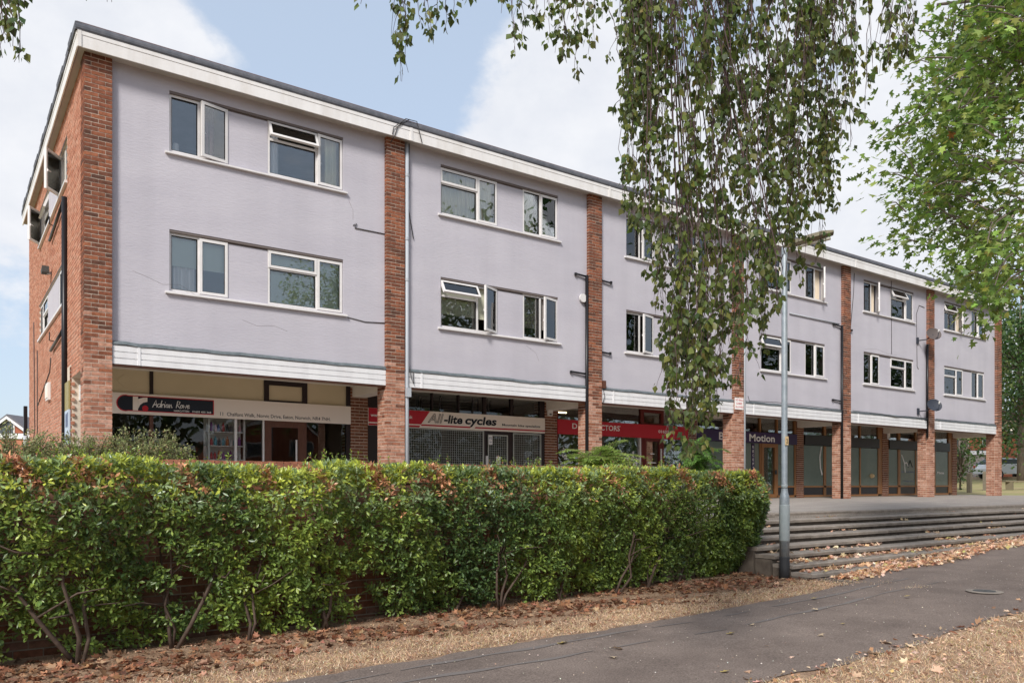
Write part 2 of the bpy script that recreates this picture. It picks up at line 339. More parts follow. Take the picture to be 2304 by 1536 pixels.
# ------------------------------------------------------------------ text (flat lettering made into meshes)
def text_mesh(txt, outline=False, bold=0.0, sp=1.0):
    cu = bpy.data.curves.new('txt', 'FONT'); cu.body = txt; cu.size = 1; cu.space_character = sp
    if outline: cu.fill_mode = 'NONE'; cu.bevel_depth = .018; cu.bevel_resolution = 0; cu.resolution_u = 3
    else: cu.offset = bold; cu.extrude = .0; cu.resolution_u = 3
    o = bpy.data.objects.new('txt', cu); COL.objects.link(o)
    dg = bpy.context.evaluated_depsgraph_get(); dg.update()
    me = bpy.data.meshes.new_from_object(o.evaluated_get(dg))
    bpy.data.objects.remove(o); bpy.data.curves.remove(cu)
    return me
def lettering(name, txt, x0, x1, z0, zcap, y, m, parent, shear=0, outline=False, bold=0.012, plane='Y'):
    """letters facing -Y between x0 and x1; z0 = baseline, zcap = height of the capitals"""
    me = text_mesh(txt, outline, bold); n = len(me.vertices); co = np.zeros(n*3); me.vertices.foreach_get('co', co); co = co.reshape(-1, 3)
    sx = (x1-x0)/max(co[:, 0].max()-co[:, 0].min(), 1e-6); sz = (zcap-z0)/.73
    a = x0 + (co[:, 0]-co[:, 0].min())*sx; z = z0 + co[:, 1]*sz
    a = a + (z-z0)*shear
    out = np.c_[a, np.full(n, y)-co[:, 2]*sz*.1, z]
    if plane == 'X': out = np.c_[np.full(n, y), -a, z]
    me.vertices.foreach_set('co', out.reshape(-1)); me.update(); me.materials.clear(); me.materials.append(MATS[m]); me.name = name
    return mkobj(name, me, parent)

# ------------------------------------------------------------------ terrain
def gz(x, y):
    """height of the made ground in front of the terrace"""
    return -.9 + .03*np.clip(x-4, 0, 12) + .012*np.clip(x-4, -12, 0)
def ghill(x, y): return np.clip(.0376*(x-36), 0, 1.0)
def hgt(x, y):
    x = np.asarray(x, float); y = np.asarray(y, float)
    front = gz(x, y)
    back = np.where(x > 36, ghill(x, y)-.01, np.where(x < -1, -.2, -.35))
    t = np.clip((y+7.2)/1.2, 0, 1)
    side = np.clip((x-32)/4, 0, 1)
    return front*(1-t) + back*t
xs = np.unique(np.concatenate([np.arange(-300, -20, 20), np.arange(-20, 60, .8), np.arange(60, 420, 20)])); ys = np.unique(np.concatenate([np.arange(-300, -30, 20), np.arange(-30, -16, 1), np.arange(-16, -4, .3), np.arange(-4, 60, 2), np.arange(60, 420, 20)]))
X, Y = np.meshgrid(xs, ys); Zg = hgt(X, Y)
near = (X > -6) & (X < 18) & (Y < -7.6) & (Y > -16)
Zg = Zg + np.where(near, RNG.normal(0, .005, X.shape)*np.where((Y > -12.3) & (Y < -9.4), .2, 1), 0)
vv = np.c_[X.ravel(), Y.ravel(), Zg.ravel()]; nx = len(xs); ff = []
for j in range(len(ys)-1):
    for i in range(nx-1): a = j*nx+i; ff.append((a, a+1, a+nx+1, a+nx))
me = bpy.data.meshes.new('ground'); me.from_pydata(vv.tolist(), [], ff); me.update(); me.shade_smooth(); me.materials.append(MATS['soil']); me.materials.append(MATS['lawn_far'])
cen = np.array([((vv[f[0]]+vv[f[2]])/2) for f in ff]); mi = ((cen[:, 0] > 34) | (cen[:, 1] > -6)).astype(np.int32); me.polygons.foreach_set('material_index', mi)
tag(mkobj('ground', me), kind='structure')
# asphalt path and apron in front of the steps (one sheet just above the soil, ragged edges)
def ragged(p0, p1, n, a):
    t = np.linspace(0, 1, n); q = np.outer(1-t, p0)+np.outer(t, p1)
    q[1:-1, 1] += np.convolve(RNG.normal(0, a, n+4), np.ones(5)/5, 'valid')[1:-1]*1.6
    return q
near_e = ragged((-9, -11.95), (24, -11.85), 260, .05)
far_e = np.concatenate([ragged((-9, -9.75), (6.3, -9.72), 150, .04), [(6.7, -9.66), (7.1, -9.58), (7.45, -9.42), (7.62, -9.2), (7.5, -9.0), (7.35, -8.5)], [(24, -8.5)]])
mb = MB(); xsn = np.unique(np.concatenate([near_e[:, 0], far_e[:150, 0]]))
for a, b in zip(xsn[:-1], xsn[1:]):
    if b-a < 1e-4: continue
    q = []
    fy = lambda x: (np.interp(x, far_e[:156, 0], far_e[:156, 1]) if x < 7.3 else -8.5)
    for x, yy in ((a, np.interp(a, near_e[:, 0], near_e[:, 1])), (b, np.interp(b, near_e[:, 0], near_e[:, 1])), (b, fy(b)), (a, fy(a))): q.append((x, yy, float(gz(x, yy))+.0085))
    mb.poly(q)
path = tag(mb.build('path', 'asphalt'), kind='structure')
mb = MB()
for y0 in (-10.38, -10.05):
    xx = np.linspace(-3, 8.2, 150); r1 = np.random.default_rng(int(-y0*100)); ph = r1.uniform(0, 6, 3); yy = y0 + .06*np.sin(xx*.7+ph[0]) + .018*np.sin(xx*2.9+ph[1]) + .008*np.sin(xx*9+ph[2]) + (.02*xx if y0 > -10.2 else 0); ww = np.clip(.016+.014*np.sin(xx*1.3+ph[1])+.01*np.sin(xx*7+ph[2]), 0, .04)
    for i in range(149):
        if ww[i] < .004: continue
        mb.poly([(xx[i], yy[i]-ww[i], gz(xx[i], 0)+.0125), (xx[i+1], yy[i+1]-ww[i+1], gz(xx[i+1], 0)+.0125), (xx[i+1], yy[i+1]+ww[i+1], gz(xx[i+1], 0)+.0125), (xx[i], yy[i]+ww[i], gz(xx[i], 0)+.0125)])
mb.build('seam', 'asphalt_seam', path)
# terrace and steps
tag(MB().box(7.12, 36.5, -7.0, 12, -.4, 0).box(-4, 7.12, -6.0, 12, -.4, -.004).build('terrace', 'terrace'), kind='structure')
steps = tag(empty('steps', (7.2, -8, -.7)), kind='structure')
for k in range(8):
    zt = -.103*k; yf = -7.0-.30*k
    x = 7.2
    if k == 0: x = 7.16
    while x < 30:
        L = RNG.uniform(1.6, 2.6); dz = RNG.normal(0, .004)
        yb = yf+.33 if k else yf+.24
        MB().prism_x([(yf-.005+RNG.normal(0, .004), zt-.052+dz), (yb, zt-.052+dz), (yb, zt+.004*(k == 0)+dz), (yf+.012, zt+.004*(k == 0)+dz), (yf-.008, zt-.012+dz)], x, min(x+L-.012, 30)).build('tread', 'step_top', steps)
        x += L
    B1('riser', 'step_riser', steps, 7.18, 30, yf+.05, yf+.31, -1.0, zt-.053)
# timber edging at the left end of the flight
B1('edging', 'step_riser', steps, 7.3, 7.34, -9.62, -8.9, -.9, -.775)

# ------------------------------------------------------------------ brickwork helpers
_bm = {}
def brick_mesh(w, d, h, m):
    k = (round(w, 4), round(d, 4), h, m)
    if k not in _bm: _bm[k] = MB().box(0, w, 0, d, 0, h).mesh('brick', m)
    return _bm[k]
HB = .0605; CO = .075
def course_x(x0, x1, odd, pat=None):
    """brick spans along x for one course of a stretcher bond wall"""
    out = []; x = x0 - (.1125 if odd else 0)
    while x < x1-.01:
        a, b = max(x, x0), min(x+.215, x1)
        if b-a > .03: out.append((a, b))
        x += .225
    return out

# ------------------------------------------------------------------ the apartment block
BAY, PW = 5.8, .44; SY0 = 1.86
blk = tag(empty('apartment_block', (17, 5, 0)), 'three-storey lilac rendered flats with brick piers over a row of shops', 'building')
def PT(name, m, *a): return B1(name, m, blk, *a)
# seven brick piers
for i in range(7):
    x1 = BAY*i; x0 = x1-PW
    core = MB().box(x0+.006, x1-.006, .006, .445, 0, 8.03)
    pier = core.build('pier', 'mortar', blk)
    nc = int(8.03/CO); single = i < 3
    st = {'brick_pier': MB(), 'brick_low': MB()}
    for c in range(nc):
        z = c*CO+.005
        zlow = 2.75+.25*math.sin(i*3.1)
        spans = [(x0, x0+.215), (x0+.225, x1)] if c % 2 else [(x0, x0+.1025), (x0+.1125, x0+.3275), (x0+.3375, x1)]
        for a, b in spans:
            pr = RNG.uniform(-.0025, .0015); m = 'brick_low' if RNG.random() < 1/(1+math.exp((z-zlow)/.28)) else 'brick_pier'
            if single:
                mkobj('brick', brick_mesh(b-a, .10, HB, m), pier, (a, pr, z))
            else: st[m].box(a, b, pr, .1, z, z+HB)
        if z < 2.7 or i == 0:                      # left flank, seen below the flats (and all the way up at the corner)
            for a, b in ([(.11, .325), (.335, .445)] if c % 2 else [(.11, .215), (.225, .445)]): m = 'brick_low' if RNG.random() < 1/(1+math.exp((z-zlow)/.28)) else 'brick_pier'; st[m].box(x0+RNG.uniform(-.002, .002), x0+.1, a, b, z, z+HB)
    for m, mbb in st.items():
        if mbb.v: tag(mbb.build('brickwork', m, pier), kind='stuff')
# rendered wall panels with window bands
ZU = (6.665, 7.785); ZL = (4.085, 5.22); WX = (.97, 4.40)
for i in range(6):
    x = BAY*i; mb = MB()
    xa, xb, l, r = x-.0, x+BAY-PW, x+WX[0], x+WX[1]
    for z0, z1 in ((2.99, ZL[0]), (ZL[1], ZU[0]), (ZU[1], 8.03)): mb.box(xa, xb, .1, .38, z0, z1)
    for z0, z1 in (ZL, ZU): mb.box(xa, l, .1, .38, z0, z1); mb.box(r, xb, .1, .38, z0, z1)
    mb.build('rendered_wall', 'render', blk)
    # lead flashing with a wavering lower edge, three boards of cladding and cover strips
    mb = MB(); n = 24; xx = np.linspace(xa, xb, n+1); wob = RNG.normal(0, .006, n+1)
    for k in range(n):
        a, b = xx[k], xx[k+1]; mb.poly([(a, .012, 2.985+wob[k]), (b, .012, 2.985+wob[k+1]), (b, .03, 3.03+wob[k+1]), (a, .03, 3.03+wob[k])]); mb.poly([(a, .03, 3.03+wob[k]), (b, .03, 3.03+wob[k+1]), (b, .099, 3.06+wob[k+1]), (a, .099, 3.06+wob[k])])
    mb.build('flashing', 'lead', blk)
    for k in range(3):
        z0 = 2.645+k*.114
        MB().prism_x([(.035, z0), (.09, z0), (.09, z0+.112), (.05, z0+.112), (.05, z0+.098), (.03, z0+.094)], xa+.004, xb-.004).build('cladding_board', 'cladding', blk)
    for xr in ((.42,) if i < 3 else (.5,)): PT('cover_strip', 'cladding', xa+xr, xa+xr+.045, .022, .06, 2.643, 2.984)
    PT('cladding_trim', 'shop_brown', xa, xb, .05, .2, 2.615, 2.643)
    PT('end_trim', 'grey_pipe', xa, xa+.016, .02, .1, 2.64, 2.98)

WIN_N = [0]
def ring(mb, x0, x1, z0, z1, y0, y1, w):
    mb.box(x0, x1, y0, y1, z0, z0+w); mb.box(x0, x1, y0, y1, z1-w, z1); mb.box(x0, x0+w, y0, y1, z0+w, z1-w); mb.box(x1-w, x1, y0, y1, z0+w, z1-w)
def curtain_mesh(x0, x1, z0, z1, y, m, amp=.03, wl=.11, seed=0):
    n = max(8, int((x1-x0)/wl*8)); mb = MB(); rr = np.random.default_rng(seed); ph = rr.uniform(0, 6)
    xx = np.linspace(x0, x1, n+1)
    yy = [y+amp*math.sin(2*math.pi*(a-x0)/wl*(1+.18*math.sin(a*3+ph))+ph) for a in xx]
    for a in range(n): mb.poly([(xx[a], yy[a], z0), (xx[a+1], yy[a+1], z0), (xx[a+1]*.98+.02*(x0+x1)/2, yy[a+1], z1), (xx[a]*.98+.02*(x0+x1)/2, yy[a], z1)])
    return mb.mesh('curtain', m, True)
def window(x0, x1, z0, z1, wide, case_deg=0, fan_deg=0, deco=(), Tr=None, parent=blk):
    """white plastic window; wide = fanlight over a fixed light plus a side casement, else a fixed light plus a casement"""
    WIN_N[0] += 1
    xm = x0+(x1-x0)*(.645 if wide else .5); ztr = z1-.36; yf0, yf1 = .15, .22
    mb = MB(); ring(mb, x0, x1, z0, z1, yf0, yf1, .045); mb.box(xm-.026, xm+.026, yf0-.003, yf1, z0+.045, z1-.045)
    if wide: mb.box(x0+.045, xm-.026, yf0-.003, yf1, ztr-.025, ztr+.025)
    fr = mb.mesh('window', 'upvc')
    T = Tr or Matrix.Identity(4)
    win = bpy.data.objects.new('window', fr); COL.objects.link(win); win.parent = parent; win.matrix_parent_inverse = Matrix.Translation(-Vector(parent.location)); win.matrix_basis = T
    def sub(name, me, M=None):
        o = bpy.data.objects.new(name, me); COL.objects.link(o); o.parent = win; o.matrix_parent_inverse = Matrix.Identity(4)
        if M is not None: o.matrix_basis = M
        return o
    def fixed(a, b, c, d):
        sub('pane', MB().box(a+.004, b-.004, .183, .187, c+.004, d-.004).mesh('pane', 'glass'))
        g = MB(); ring(g, a, b, c, d, .158, .182, .011); sub('gasket', g.mesh('gasket', 'black'))
    if wide: fixed(x0+.045, xm-.026, z0+.045, ztr-.025)
    else: fixed(x0+.045, xm-.026, z0+.045, z1-.045)
    # casement, hung on its right edge
    a, b, c, d = xm+.004, x1-.012, z0+.02, z1-.02; w = b-a
    M = Matrix.Translation((b, .145, 0)) @ Matrix.Rotation(math.radians(case_deg), 4, 'Z')
    s = MB(); ring(s, -w, 0, c, d, -.02, .03, .052); sub('casement', s.mesh('casement', 'upvc'), M)
    sub('pane', MB().box(-w+.05, -.05, .0, .004, c+.05, d-.05).mesh('pane', 'glass'), M)
    g = MB(); ring(g, -w+.052, -.052, c+.052, d-.052, -.012, -.001, .008); sub('gasket', g.mesh('gasket', 'black'), M)
    zh = (c+d)/2-.05; sub('handle', MB().box(-w+.012, -w+.03, .03, .05, zh-.03, zh+.03).box(-w+.015, -w+.12, .045, .06, zh-.008, zh+.012).mesh('handle', 'upvc'), M)
    if wide:
        a, b, c, d = x0+.012, xm-.004, ztr+.004, z1-.02; h = d-c
        M = Matrix.Translation((0, .145, d)) @ Matrix.Rotation(math.radians(-fan_deg), 4, 'X')
        s = MB(); ring(s, a, b, -h, 0, -.02, .03, .05); sub('fanlight', s.mesh('fanlight', 'upvc'), M)
        sub('pane', MB().box(a+.048, b-.048, 0, .004, -h+.048, -.048).mesh('pane', 'glass'), M)
        g = MB(); ring(g, a+.05, b-.05, -h+.05, -.05, -.012, -.001, .008); sub('gasket', g.mesh('gasket', 'black'), M)
    for dd in deco:
        k = dd[0]
        if k == 'curtain': sub('curtain', curtain_mesh(x0+dd[1]*(x1-x0), x0+dd[2]*(x1-x0), z0+.0, z1+.03, .275, dd[3], seed=WIN_N[0]*7+int(dd[1]*10)))
        if k == 'blind':
            zb = z1-(z1-z0)*dd[1]; sub('blind', MB().box(x0, x1, .245, .249, zb, z1+.0).box(x0, x1, .24, .255, zb-.02, zb).mesh('blind', dd[2]))
    return win
NAR = .305; 
# layout of the window bands: (bay, storey) -> wide light first?, then opening angles and what hangs behind
def band(i, zz, wide_first, pair, wide, pair_deco=(), wide_deco=()):
    x = BAY*i; l, r = x+WX[0], x+WX[1]; z0, z1 = zz[0], zz[1]-.045
    ln = 1.075; lw = 1.585
    if wide_first: wx = (l, l+lw); px_ = (r-ln, r); inf = (l+lw, r-ln)
    else: px_ = (l, l+ln); wx = (r-lw, r); inf = (l+ln, r-lw)
    window(wx[0], wx[1], z0, z1, True, wide[0], wide[1], wide_deco)
    window(px_[0], px_[1], z0, z1, False, pair, 0, pair_deco)
    PT('infill_panel', 'render', inf[0], inf[1], .145, .3, z0, z1-.03)
    PT('infill_trim', 'lintel', inf[0], inf[1], .15, .3, z1-.028, z1-.002)
    PT('window_head', 'lintel', l, r, .11, .3, zz[1]-.043, zz[1]-.002)
    MB().prism_x([(.035, z0-.06), (.2, z0-.06), (.2, z0-.002), (.12, z0-.002), (.035, z0-.03)], l-.075, r+.075).build('window_sill', 'upvc', blk)
cc, cw, cd = 'curtain_cream', 'curtain_white', 'curtain_dark'
band(0, ZU, False, 12, (4, 24), (('curtain', .62, .8, 'curtain_dark'),), (('curtain', .0, .17, cw), ('curtain', .78, .95, 'curtain_cream')))
band(0, ZL, False, 0, (0, 0), (('blind', .52, 'blind_green'), ('curtain', .1, .45, cw)), (('blind', .98, 'blind_green'),))
band(1, ZU, True, 0, (0, 0), (('curtain', .02, .4, cc), ('curtain', .5, .85, cc), ('curtain', .38, .5, 'curtain_dark')), (('curtain', .0, .48, cc), ('curtain', .49, .95, cc)))
band(1, ZL, True, 17, (27, 30), (('blind', .72, 'blind_grey'),), (('blind', .68, 'blind'),))
band(2, ZU, False, 12, (0, 0), (('curtain', .2, .55, cc),), (('curtain', .0, .25, cd),))
band(2, ZL, False, 16, (0, 0), (('curtain', .35, .5, cd),), ())
band(3, ZU, True, 37, (0, 0), (('curtain', .5, .62, 'curtain_purple'), ('curtain', .64, .9, 'curtain_beige')), ())
band(3, ZL, True, 2, (0, 22), (('curtain', .75, .95, 'curtain_beige'),), ())
band(4, ZU, False, 32, (2, 28), (('curtain', .5, .85, 'curtain_beige'), ('curtain', .0, .3, cw)), (('curtain', .0, .4, cw), ('curtain', .7, 1, cw)))
band(4, ZL, False, 1, (0, 0), (('curtain', .1, .4, 'curtain_beige'),), (('curtain', .75, 1, 'curtain_beige'),))
band(5, ZU, True, 3, (28, 22), (('curtain', .2, .4, cc),), (('curtain', .68, 1, 'curtain_beige'), ('curtain', .3, .42, cw)))
band(5, ZL, True, 0, (0, 0), (('curtain', .3, .48, 'curtain_beige'), ('curtain', .6, .75, 'curtain_beige')), (('blind', .9, 'blind'), ('curtain', .7, .9, 'curtain_purple')))
# floors, cross walls and backs of the rooms
for z0, z1 in ((2.86, 2.97), (5.5, 5.62)): PT('floor_slab', 'interior_wall', -.38, 34.7, .39, 10.9, z0, z1)
PT('room_back_wall', 'interior_wall', -.38, 34.7, 3.2, 3.3, 2.98, 8.02)
for i in range(7):
    PT('party_wall', 'interior_wall', max(BAY*i-.3, -.2), min(BAY*i-.14, 34.6), .46, 10.9, 2.975, 8.02)
    PT('party_wall', 'interior_wall', max(BAY*i-.3, -.2), min(BAY*i-.14, 34.6), SY0+.52, 10.9, 0, 2.85)
PT('rear_wall', 'interior_wall', -.4, 34.75, 10.95, 11.2, 0, 8.03)
# roof: slab, soffit, white fascia in two steps, dark felt edge
RX0, RX1, RY0, RY1 = -.56, 34.98, -.175, 11.4
PT('flat_roof', 'felt', RX0+.02, RX1-.02, RY0+.02, RY1, 8.05, 8.30)
PT('soffit', 'soffit', RX0+.03, RX1-.03, RY0+.012, RY1, 8.028, 8.049)
PT('fascia', 'fascia', RX0, RX1, RY0-.012, RY0+.012, 7.985, 8.19)
PT('fascia', 'fascia', RX0-.004, RX1, RY0-.02, RY0+.012, 8.192, 8.262)
PT('fascia', 'fascia', RX0-.012, RX0+.012, RY0+.013, RY1, 7.985, 8.19)
PT('fascia', 'fascia', RX0-.02, RX0+.012, RY0+.013, RY1, 8.192, 8.262)
PT('fascia', 'fascia', RX1-.012, RX1+.012, RY0, RY1, 7.985, 8.26)
pr = [(RY0-.025, 8.262), (RY0+.05, 8.262), (RY0+.05, 8.395), (RY0-.01, 8.392), (RY0-.028, 8.37), (RY0-.04, 8.33), (RY0-.04, 8.29)]
MB().prism_x(pr, RX0-.03, RX1+.03).build('roof_edge', 'felt', blk)
PT('roof_edge_trim', 'felt_brown', RX0-.02, RX1+.02, RY0-.005, RY0+.06, 8.396, 8.412)
n = 26; yy = np.linspace(RY0-.03, RY1, n+1); mb = MB()
for k in range(n):
    w = .01*math.sin(k*1.7)
    mb.box(RX0-.045-w, RX0+.05, yy[k], yy[k+1]-.001, 8.262, 8.39+RNG.normal(0, .006))
mb.build('roof_edge', 'felt', blk)
for xj in (-.535, 5.86, 11.7, 17.5, 23.2, 29.0): PT('fascia_joint', 'fascia', xj-.03, xj+.03, RY0-.026, RY0-.0125, 7.984, 8.262)
# gable end in brick
GX = -.42
gw = MB()
gwin = [((2.55, 8.0), (6.56, 7.44)), ((2.80, 8.15), (4.20, 5.06))]
def seg_z(mb, y0, y1, cuts, m=None):
    z = 0
    for c0, c1 in sorted(cuts): mb.box(GX+.006, GX+.25, y0, y1, z, c0); z = c1
    mb.box(GX+.006, GX+.25, y0, y1, z, 8.03)
gw_edges = sorted({.445, 1.84, 2.55, 2.80, 8.0, 8.15, 10.94})
for a, b in zip(gw_edges[:-1], gw_edges[1:]):
    m_ = (a+b)/2; cuts = []
    if m_ < 1.84: cuts.append((0, 2.55))
    for (wy, wz) in gwin:
        if wy[0] < m_ < wy[1]: cuts.append(wz)
    seg_z(gw, a, b, cuts)
gab = gw.build('gable_wall', 'mortar', blk)
bw = MB()
for c in range(int(8.03/CO)):
    z = c*CO+.005
    for a, b in course_x(.45, 11.19, c % 2):
        m_ = (a+b)/2; skip = False
        if m_ < 1.84 and z < 2.5: skip = True
        for (wy, wz) in gwin:
            if wy[0]-.02 < m_ < wy[1]+.02 and wz[0]-.06 < z < wz[1]: skip = True
        if not skip: p_ = GX+RNG.uniform(-.003, .002); bw.box(p_, p_+.05, a, b, z, z+HB)
tag(bw.build('brickwork', 'brick_gable', gab), kind='stuff')
for gi, ((wy0, wy1), (wz0, wz1)) in enumerate(gwin):
    T = Matrix(((0, 1, 0, GX-.1), (1, 0, 0, 0), (0, 0, 1, 0), (0, 0, 0, 1)))       # local x runs along +Y, the outside faces -X
    window(wy0, wy0+1.25, wz0, wz1, False, 36 if gi == 0 else 0, 0, (('curtain', 0, .4, cw),), Tr=T)
    window(wy1-1.75, wy1, wz0, wz1, True, 34 if gi == 0 else 0, 20 if gi == 0 else 0, (('curtain', 0, .4, cw),), Tr=T)
    PT('infill_panel', 'render', GX+.03, GX+.2, wy0+1.26, wy1-1.76, wz0, wz1)
    PT('window_sill', 'upvc', GX-.05, GX+.1, wy0-.06, wy1+.06, wz0-.055, wz0-.002)
    PT('window_head', 'lintel', GX-.004, GX+.1, wy0, wy1, wz1+.002, wz1+.03)
# pipes on the gable and on the front
def pipe(name, pts, r, m, n=8): return MB().tube(pts, r, n).build(name, m, blk, True)
pipe('waste_pipe', [(GX-.05, 2.52, 0), (GX-.05, 2.52, 6.22)], .05, 'black_pipe'); pipe('waste_pipe', [(GX-.05, 2.5, 6.2), (GX-.05, 5.2, 6.02)], .032, 'black_pipe'); pipe('waste_pipe', [(GX-.05, 2.5, 3.62), (GX-.05, 5.0, 3.5)], .032, 'black_pipe')
pipe('waste_pipe', [(GX-.03, 4.3, 6.1), (GX-.14, 4.3, 6.14), (GX-.14, 4.3, 6.3)], .012, 'black_pipe'); pipe('waste_pipe', [(GX-.03, 4.3, 3.6), (GX-.14, 4.3, 3.62), (GX-.14, 4.3, 3.8)], .012, 'black_pipe')
pipe('cable', [(GX-.012, 9.6, 4.9), (GX-.012, 9.3, 2.0), (GX-.012, 9.8, 1.6), (GX-.012, 10.8, 1.4)], .012, 'cable', 5)
pipe('cable', [(GX-.012, 8.6, 4.0), (GX-.012, 8.6, 1.7), (GX-.012, 9.1, 1.5), (GX-.012, 10.9, 1.25)], .012, 'cable', 5)
pipe('cable', [(GX-.012, 5.4, 3.4), (GX-.012, 5.6, 3.1), (GX-.012, 8.5, 2.55)], .012, 'cable', 5)
pipe('downpipe', [(GX-.08, 11.25, 0), (GX-.08, 11.25, 1.9)], .06, 'grey_pipe'); PT('hopper', 'black_pipe', GX-.13, GX-.04, 11.2, 11.4, 1.9, 2.75)
pipe('downpipe', [(5.87, .03, 0), (5.87, .03, 2.5), (5.87, .03, 8.0)], .042, 'grey_pipe', 12)
for z in (2.5, 5.0, 5.9, 7.3): MB().lathe([(.05, -.03), (.05, .03)], (5.87, .03, z), 12).build('pipe_collar', 'grey_pipe', blk, False)
PT('pipe_shoe', 'grey_pipe', 5.82, 5.93, -.06, .08, 2.42, 2.62)
pipe('downpipe', [(17.46, .03, .0), (17.46, .03, 8.0)], .04, 'grey_pipe', 10)
for (x, z0, z1) in ((11.10, 0, 5.9), (22.70, 0, 5.95), (28.50, 2.3, 5.9)): pipe('soil_pipe', [(x, .03, z0), (x, .03, z1)], .042, 'black_pipe', 10)
for (xa, xb, z) in ((10.75, 11.12, 5.87), (10.6, 11.12, 3.35), (11.6, 11.98, 5.83), (11.6, 11.95, 3.95), (22.25, 22.7, 5.92), (22.2, 22.7, 3.35), (23.2, 23.35, 5.85), (28.1, 28.5, 2.95)):
    pipe('waste_pipe', [(xa, .06, z+.03), (xb, .04, z)], .025, 'black_pipe'); MB().lathe([(.035, -.03), (.035, .03)], (xa if xa < xb-.2 and xa not in (11.6,) else xb, .06, z+.02), 8).build('pipe_collar', 'black_pipe', blk)
MB().tube([(10.98, .02, 5.3), (10.98, .07, 5.3)], .11, 12).build('flue_cowl', 'upvc', blk)
PT('junction_box', 'shop_brown', 11.62, 11.74, -.01, .1, 3.02, 3.22)
pipe('cable', [(11.66, .02, 3.02), (11.7, .0, 2.8), (11.62, .01, 2.6)], .009, 'black_pipe', 5)
# cables on the front
for pts in ([(4.62, .085, 5.98), (4.7, .085, 6.03), (4.66, .085, 5.93), (5.36, .09, 5.93)], [(4.5, .09, 4.02), (4.9, .09, 3.97), (5.36, .09, 4.0)],
            [(5.4, -.2, 8.0), (5.42, -.21, 8.15), (5.7, -.24, 8.4), (5.98, -.22, 8.42), (6.05, -.21, 8.2), (6.12, -.2, 8.0)], [(5.45, -.01, 7.9), (5.45, -.2, 7.98), (5.52, -.21, 8.2), (5.8, -.22, 8.42)],
            [(5.9, -.02, 8.0), (5.93, .05, 7.3), (5.92, .06, 6.6), (6.05, .07, 5.95)], [(5.92, .0, 3.1), (5.95, -.01, 2.85), (6.02, .0, 2.72), (6.0, .0, 3.0)],
            [(23.55, .08, 7.9), (23.5, .08, 7.2), (23.3, .08, 5.9)], [(27.8, .09, 7.0), (28.0, .09, 7.35), (28.4, .09, 7.32)], [(27.8, .09, 7.0), (27.85, .09, 5.0), (27.95, .09, 4.9)], [(26.0, .09, 8.0), (26.02, .09, 5.3)],
            [(17.6, .0, 3.2), (17.66, .0, 3.05), (19, .0, 3.09), (22.6, .0, 3.05), (22.9, -.02, 3.04)], [(23.3, .0, 3.06), (25.2, .0, 3.04), (26.2, .0, 2.98), (26.8, .0, 3.04), (28.5, .0, 3.03)], [(29.1, .0, 3.05), (31, .0, 3.05), (34.2, .0, 3.06)]):
    pipe('cable', pts, .010, 'cable', 5)
for pts in ([(.35, 4.35), (.6, 4.28), (.85, 4.18), (1.15, 4.22), (1.5, 4.05), (1.7, 3.98)], [(2.3, 3.7), (2.6, 3.62), (2.95, 3.66), (3.2, 3.58)], [(4.5, 6.5), (4.62, 6.3), (4.6, 6.1)], [(9.2, 3.9), (9.5, 3.75), (9.6, 3.55)], [(24.2, 5.3), (25, 5.38), (25.8, 5.28), (26.4, 5.3)]):
    MB().tube([(a+RNG.normal(0, .01), .0995, b) for a, b in pts], .0022, 4).build('crack', 'lintel', blk)
pipe('conduit', [(19.8, .07, 6.02), (22.6, .07, 6.0)], .02, 'grey_pipe', 6)

# ------------------------------------------------------------------ arcade and shopfronts
SY = 1.86
PT('arcade_soffit', 'arcade_paint', -.4, 34.75, .39, 1.95, 2.80, 2.855)
for i in range(7):
    x1 = BAY*i; x0 = x1-PW
    PT('arcade_beam', 'arcade_paint', x0+.04, x1-.04, .447, SY-.002, 2.56, 2.798)
    cw_ = MB().box(x0+.006, x1-.006, SY+.006, SY+.5, 0, 2.80).build('shop_pier', 'mortar', blk); st = MB()
    for c in range(int(2.8/CO)):
        z = c*CO+.005
        for a, b in ([(x0, x0+.215), (x0+.225, x1)] if c % 2 else [(x0, x0+.1025), (x0+.1125, x0+.3275), (x0+.3375, x1)]): st.box(a, b, SY+RNG.uniform(-.002, .002), SY+.1, z, z+HB)
        if i: 
            for a, b in ([(.11, .325), (.335, .495)] if c % 2 else [(.11, .215), (.225, .495)]): st.box(x0, x0+.1, SY+a, SY+b, z, z+HB)
    tag(st.build('brickwork', 'brick_dark', cw_), kind='stuff')
# shop interiors
for i in range(6):
    x = BAY*i; xa, xb = x, x+BAY-PW; wallm = ('interior_dark', 'interior_dark', 'interior_tan', 'interior_dark', 'interior_wall', 'interior_wall')[i]
    MB().box(xa, xb, 7.5, 7.55, 0, 2.8).box(xa, xa+.02, SY+.5, 7.5, 0, 2.8).box(xb-.02, xb, SY+.5, 7.5, 0, 2.8).build('shop_wall', wallm, blk)
    PT('shop_floor', 'interior_floor', xa, xb, SY, 7.5, -.003, .03); PT('shop_ceiling', 'interior_wall', xa+.02, xb-.02, SY+.12, 7.5, 2.78, 2.799)
GL = SY+.06
def shopfront(i, m, members, panes, opaque=(), glass='glass_shop'):
    x = BAY*i; sf = empty('shopfront', (x+2.7, SY, 0), blk)
    sf.matrix_parent_inverse = Matrix.Translation(-Vector(blk.location))
    for (a, b, c, d) in members: B1('frame_bar', m, sf, x+a, x+b, SY+.02, SY+.10, c, d)
    for (a, b, c, d) in panes: B1('pane', glass, sf, x+a, x+b, GL, GL+.006, c, d)
    for (a, b, c, d, mm) in opaque: B1('panel', mm, sf, x+a, x+b, GL-.012, GL+.02, c, d)
    return sf
W5 = BAY-PW
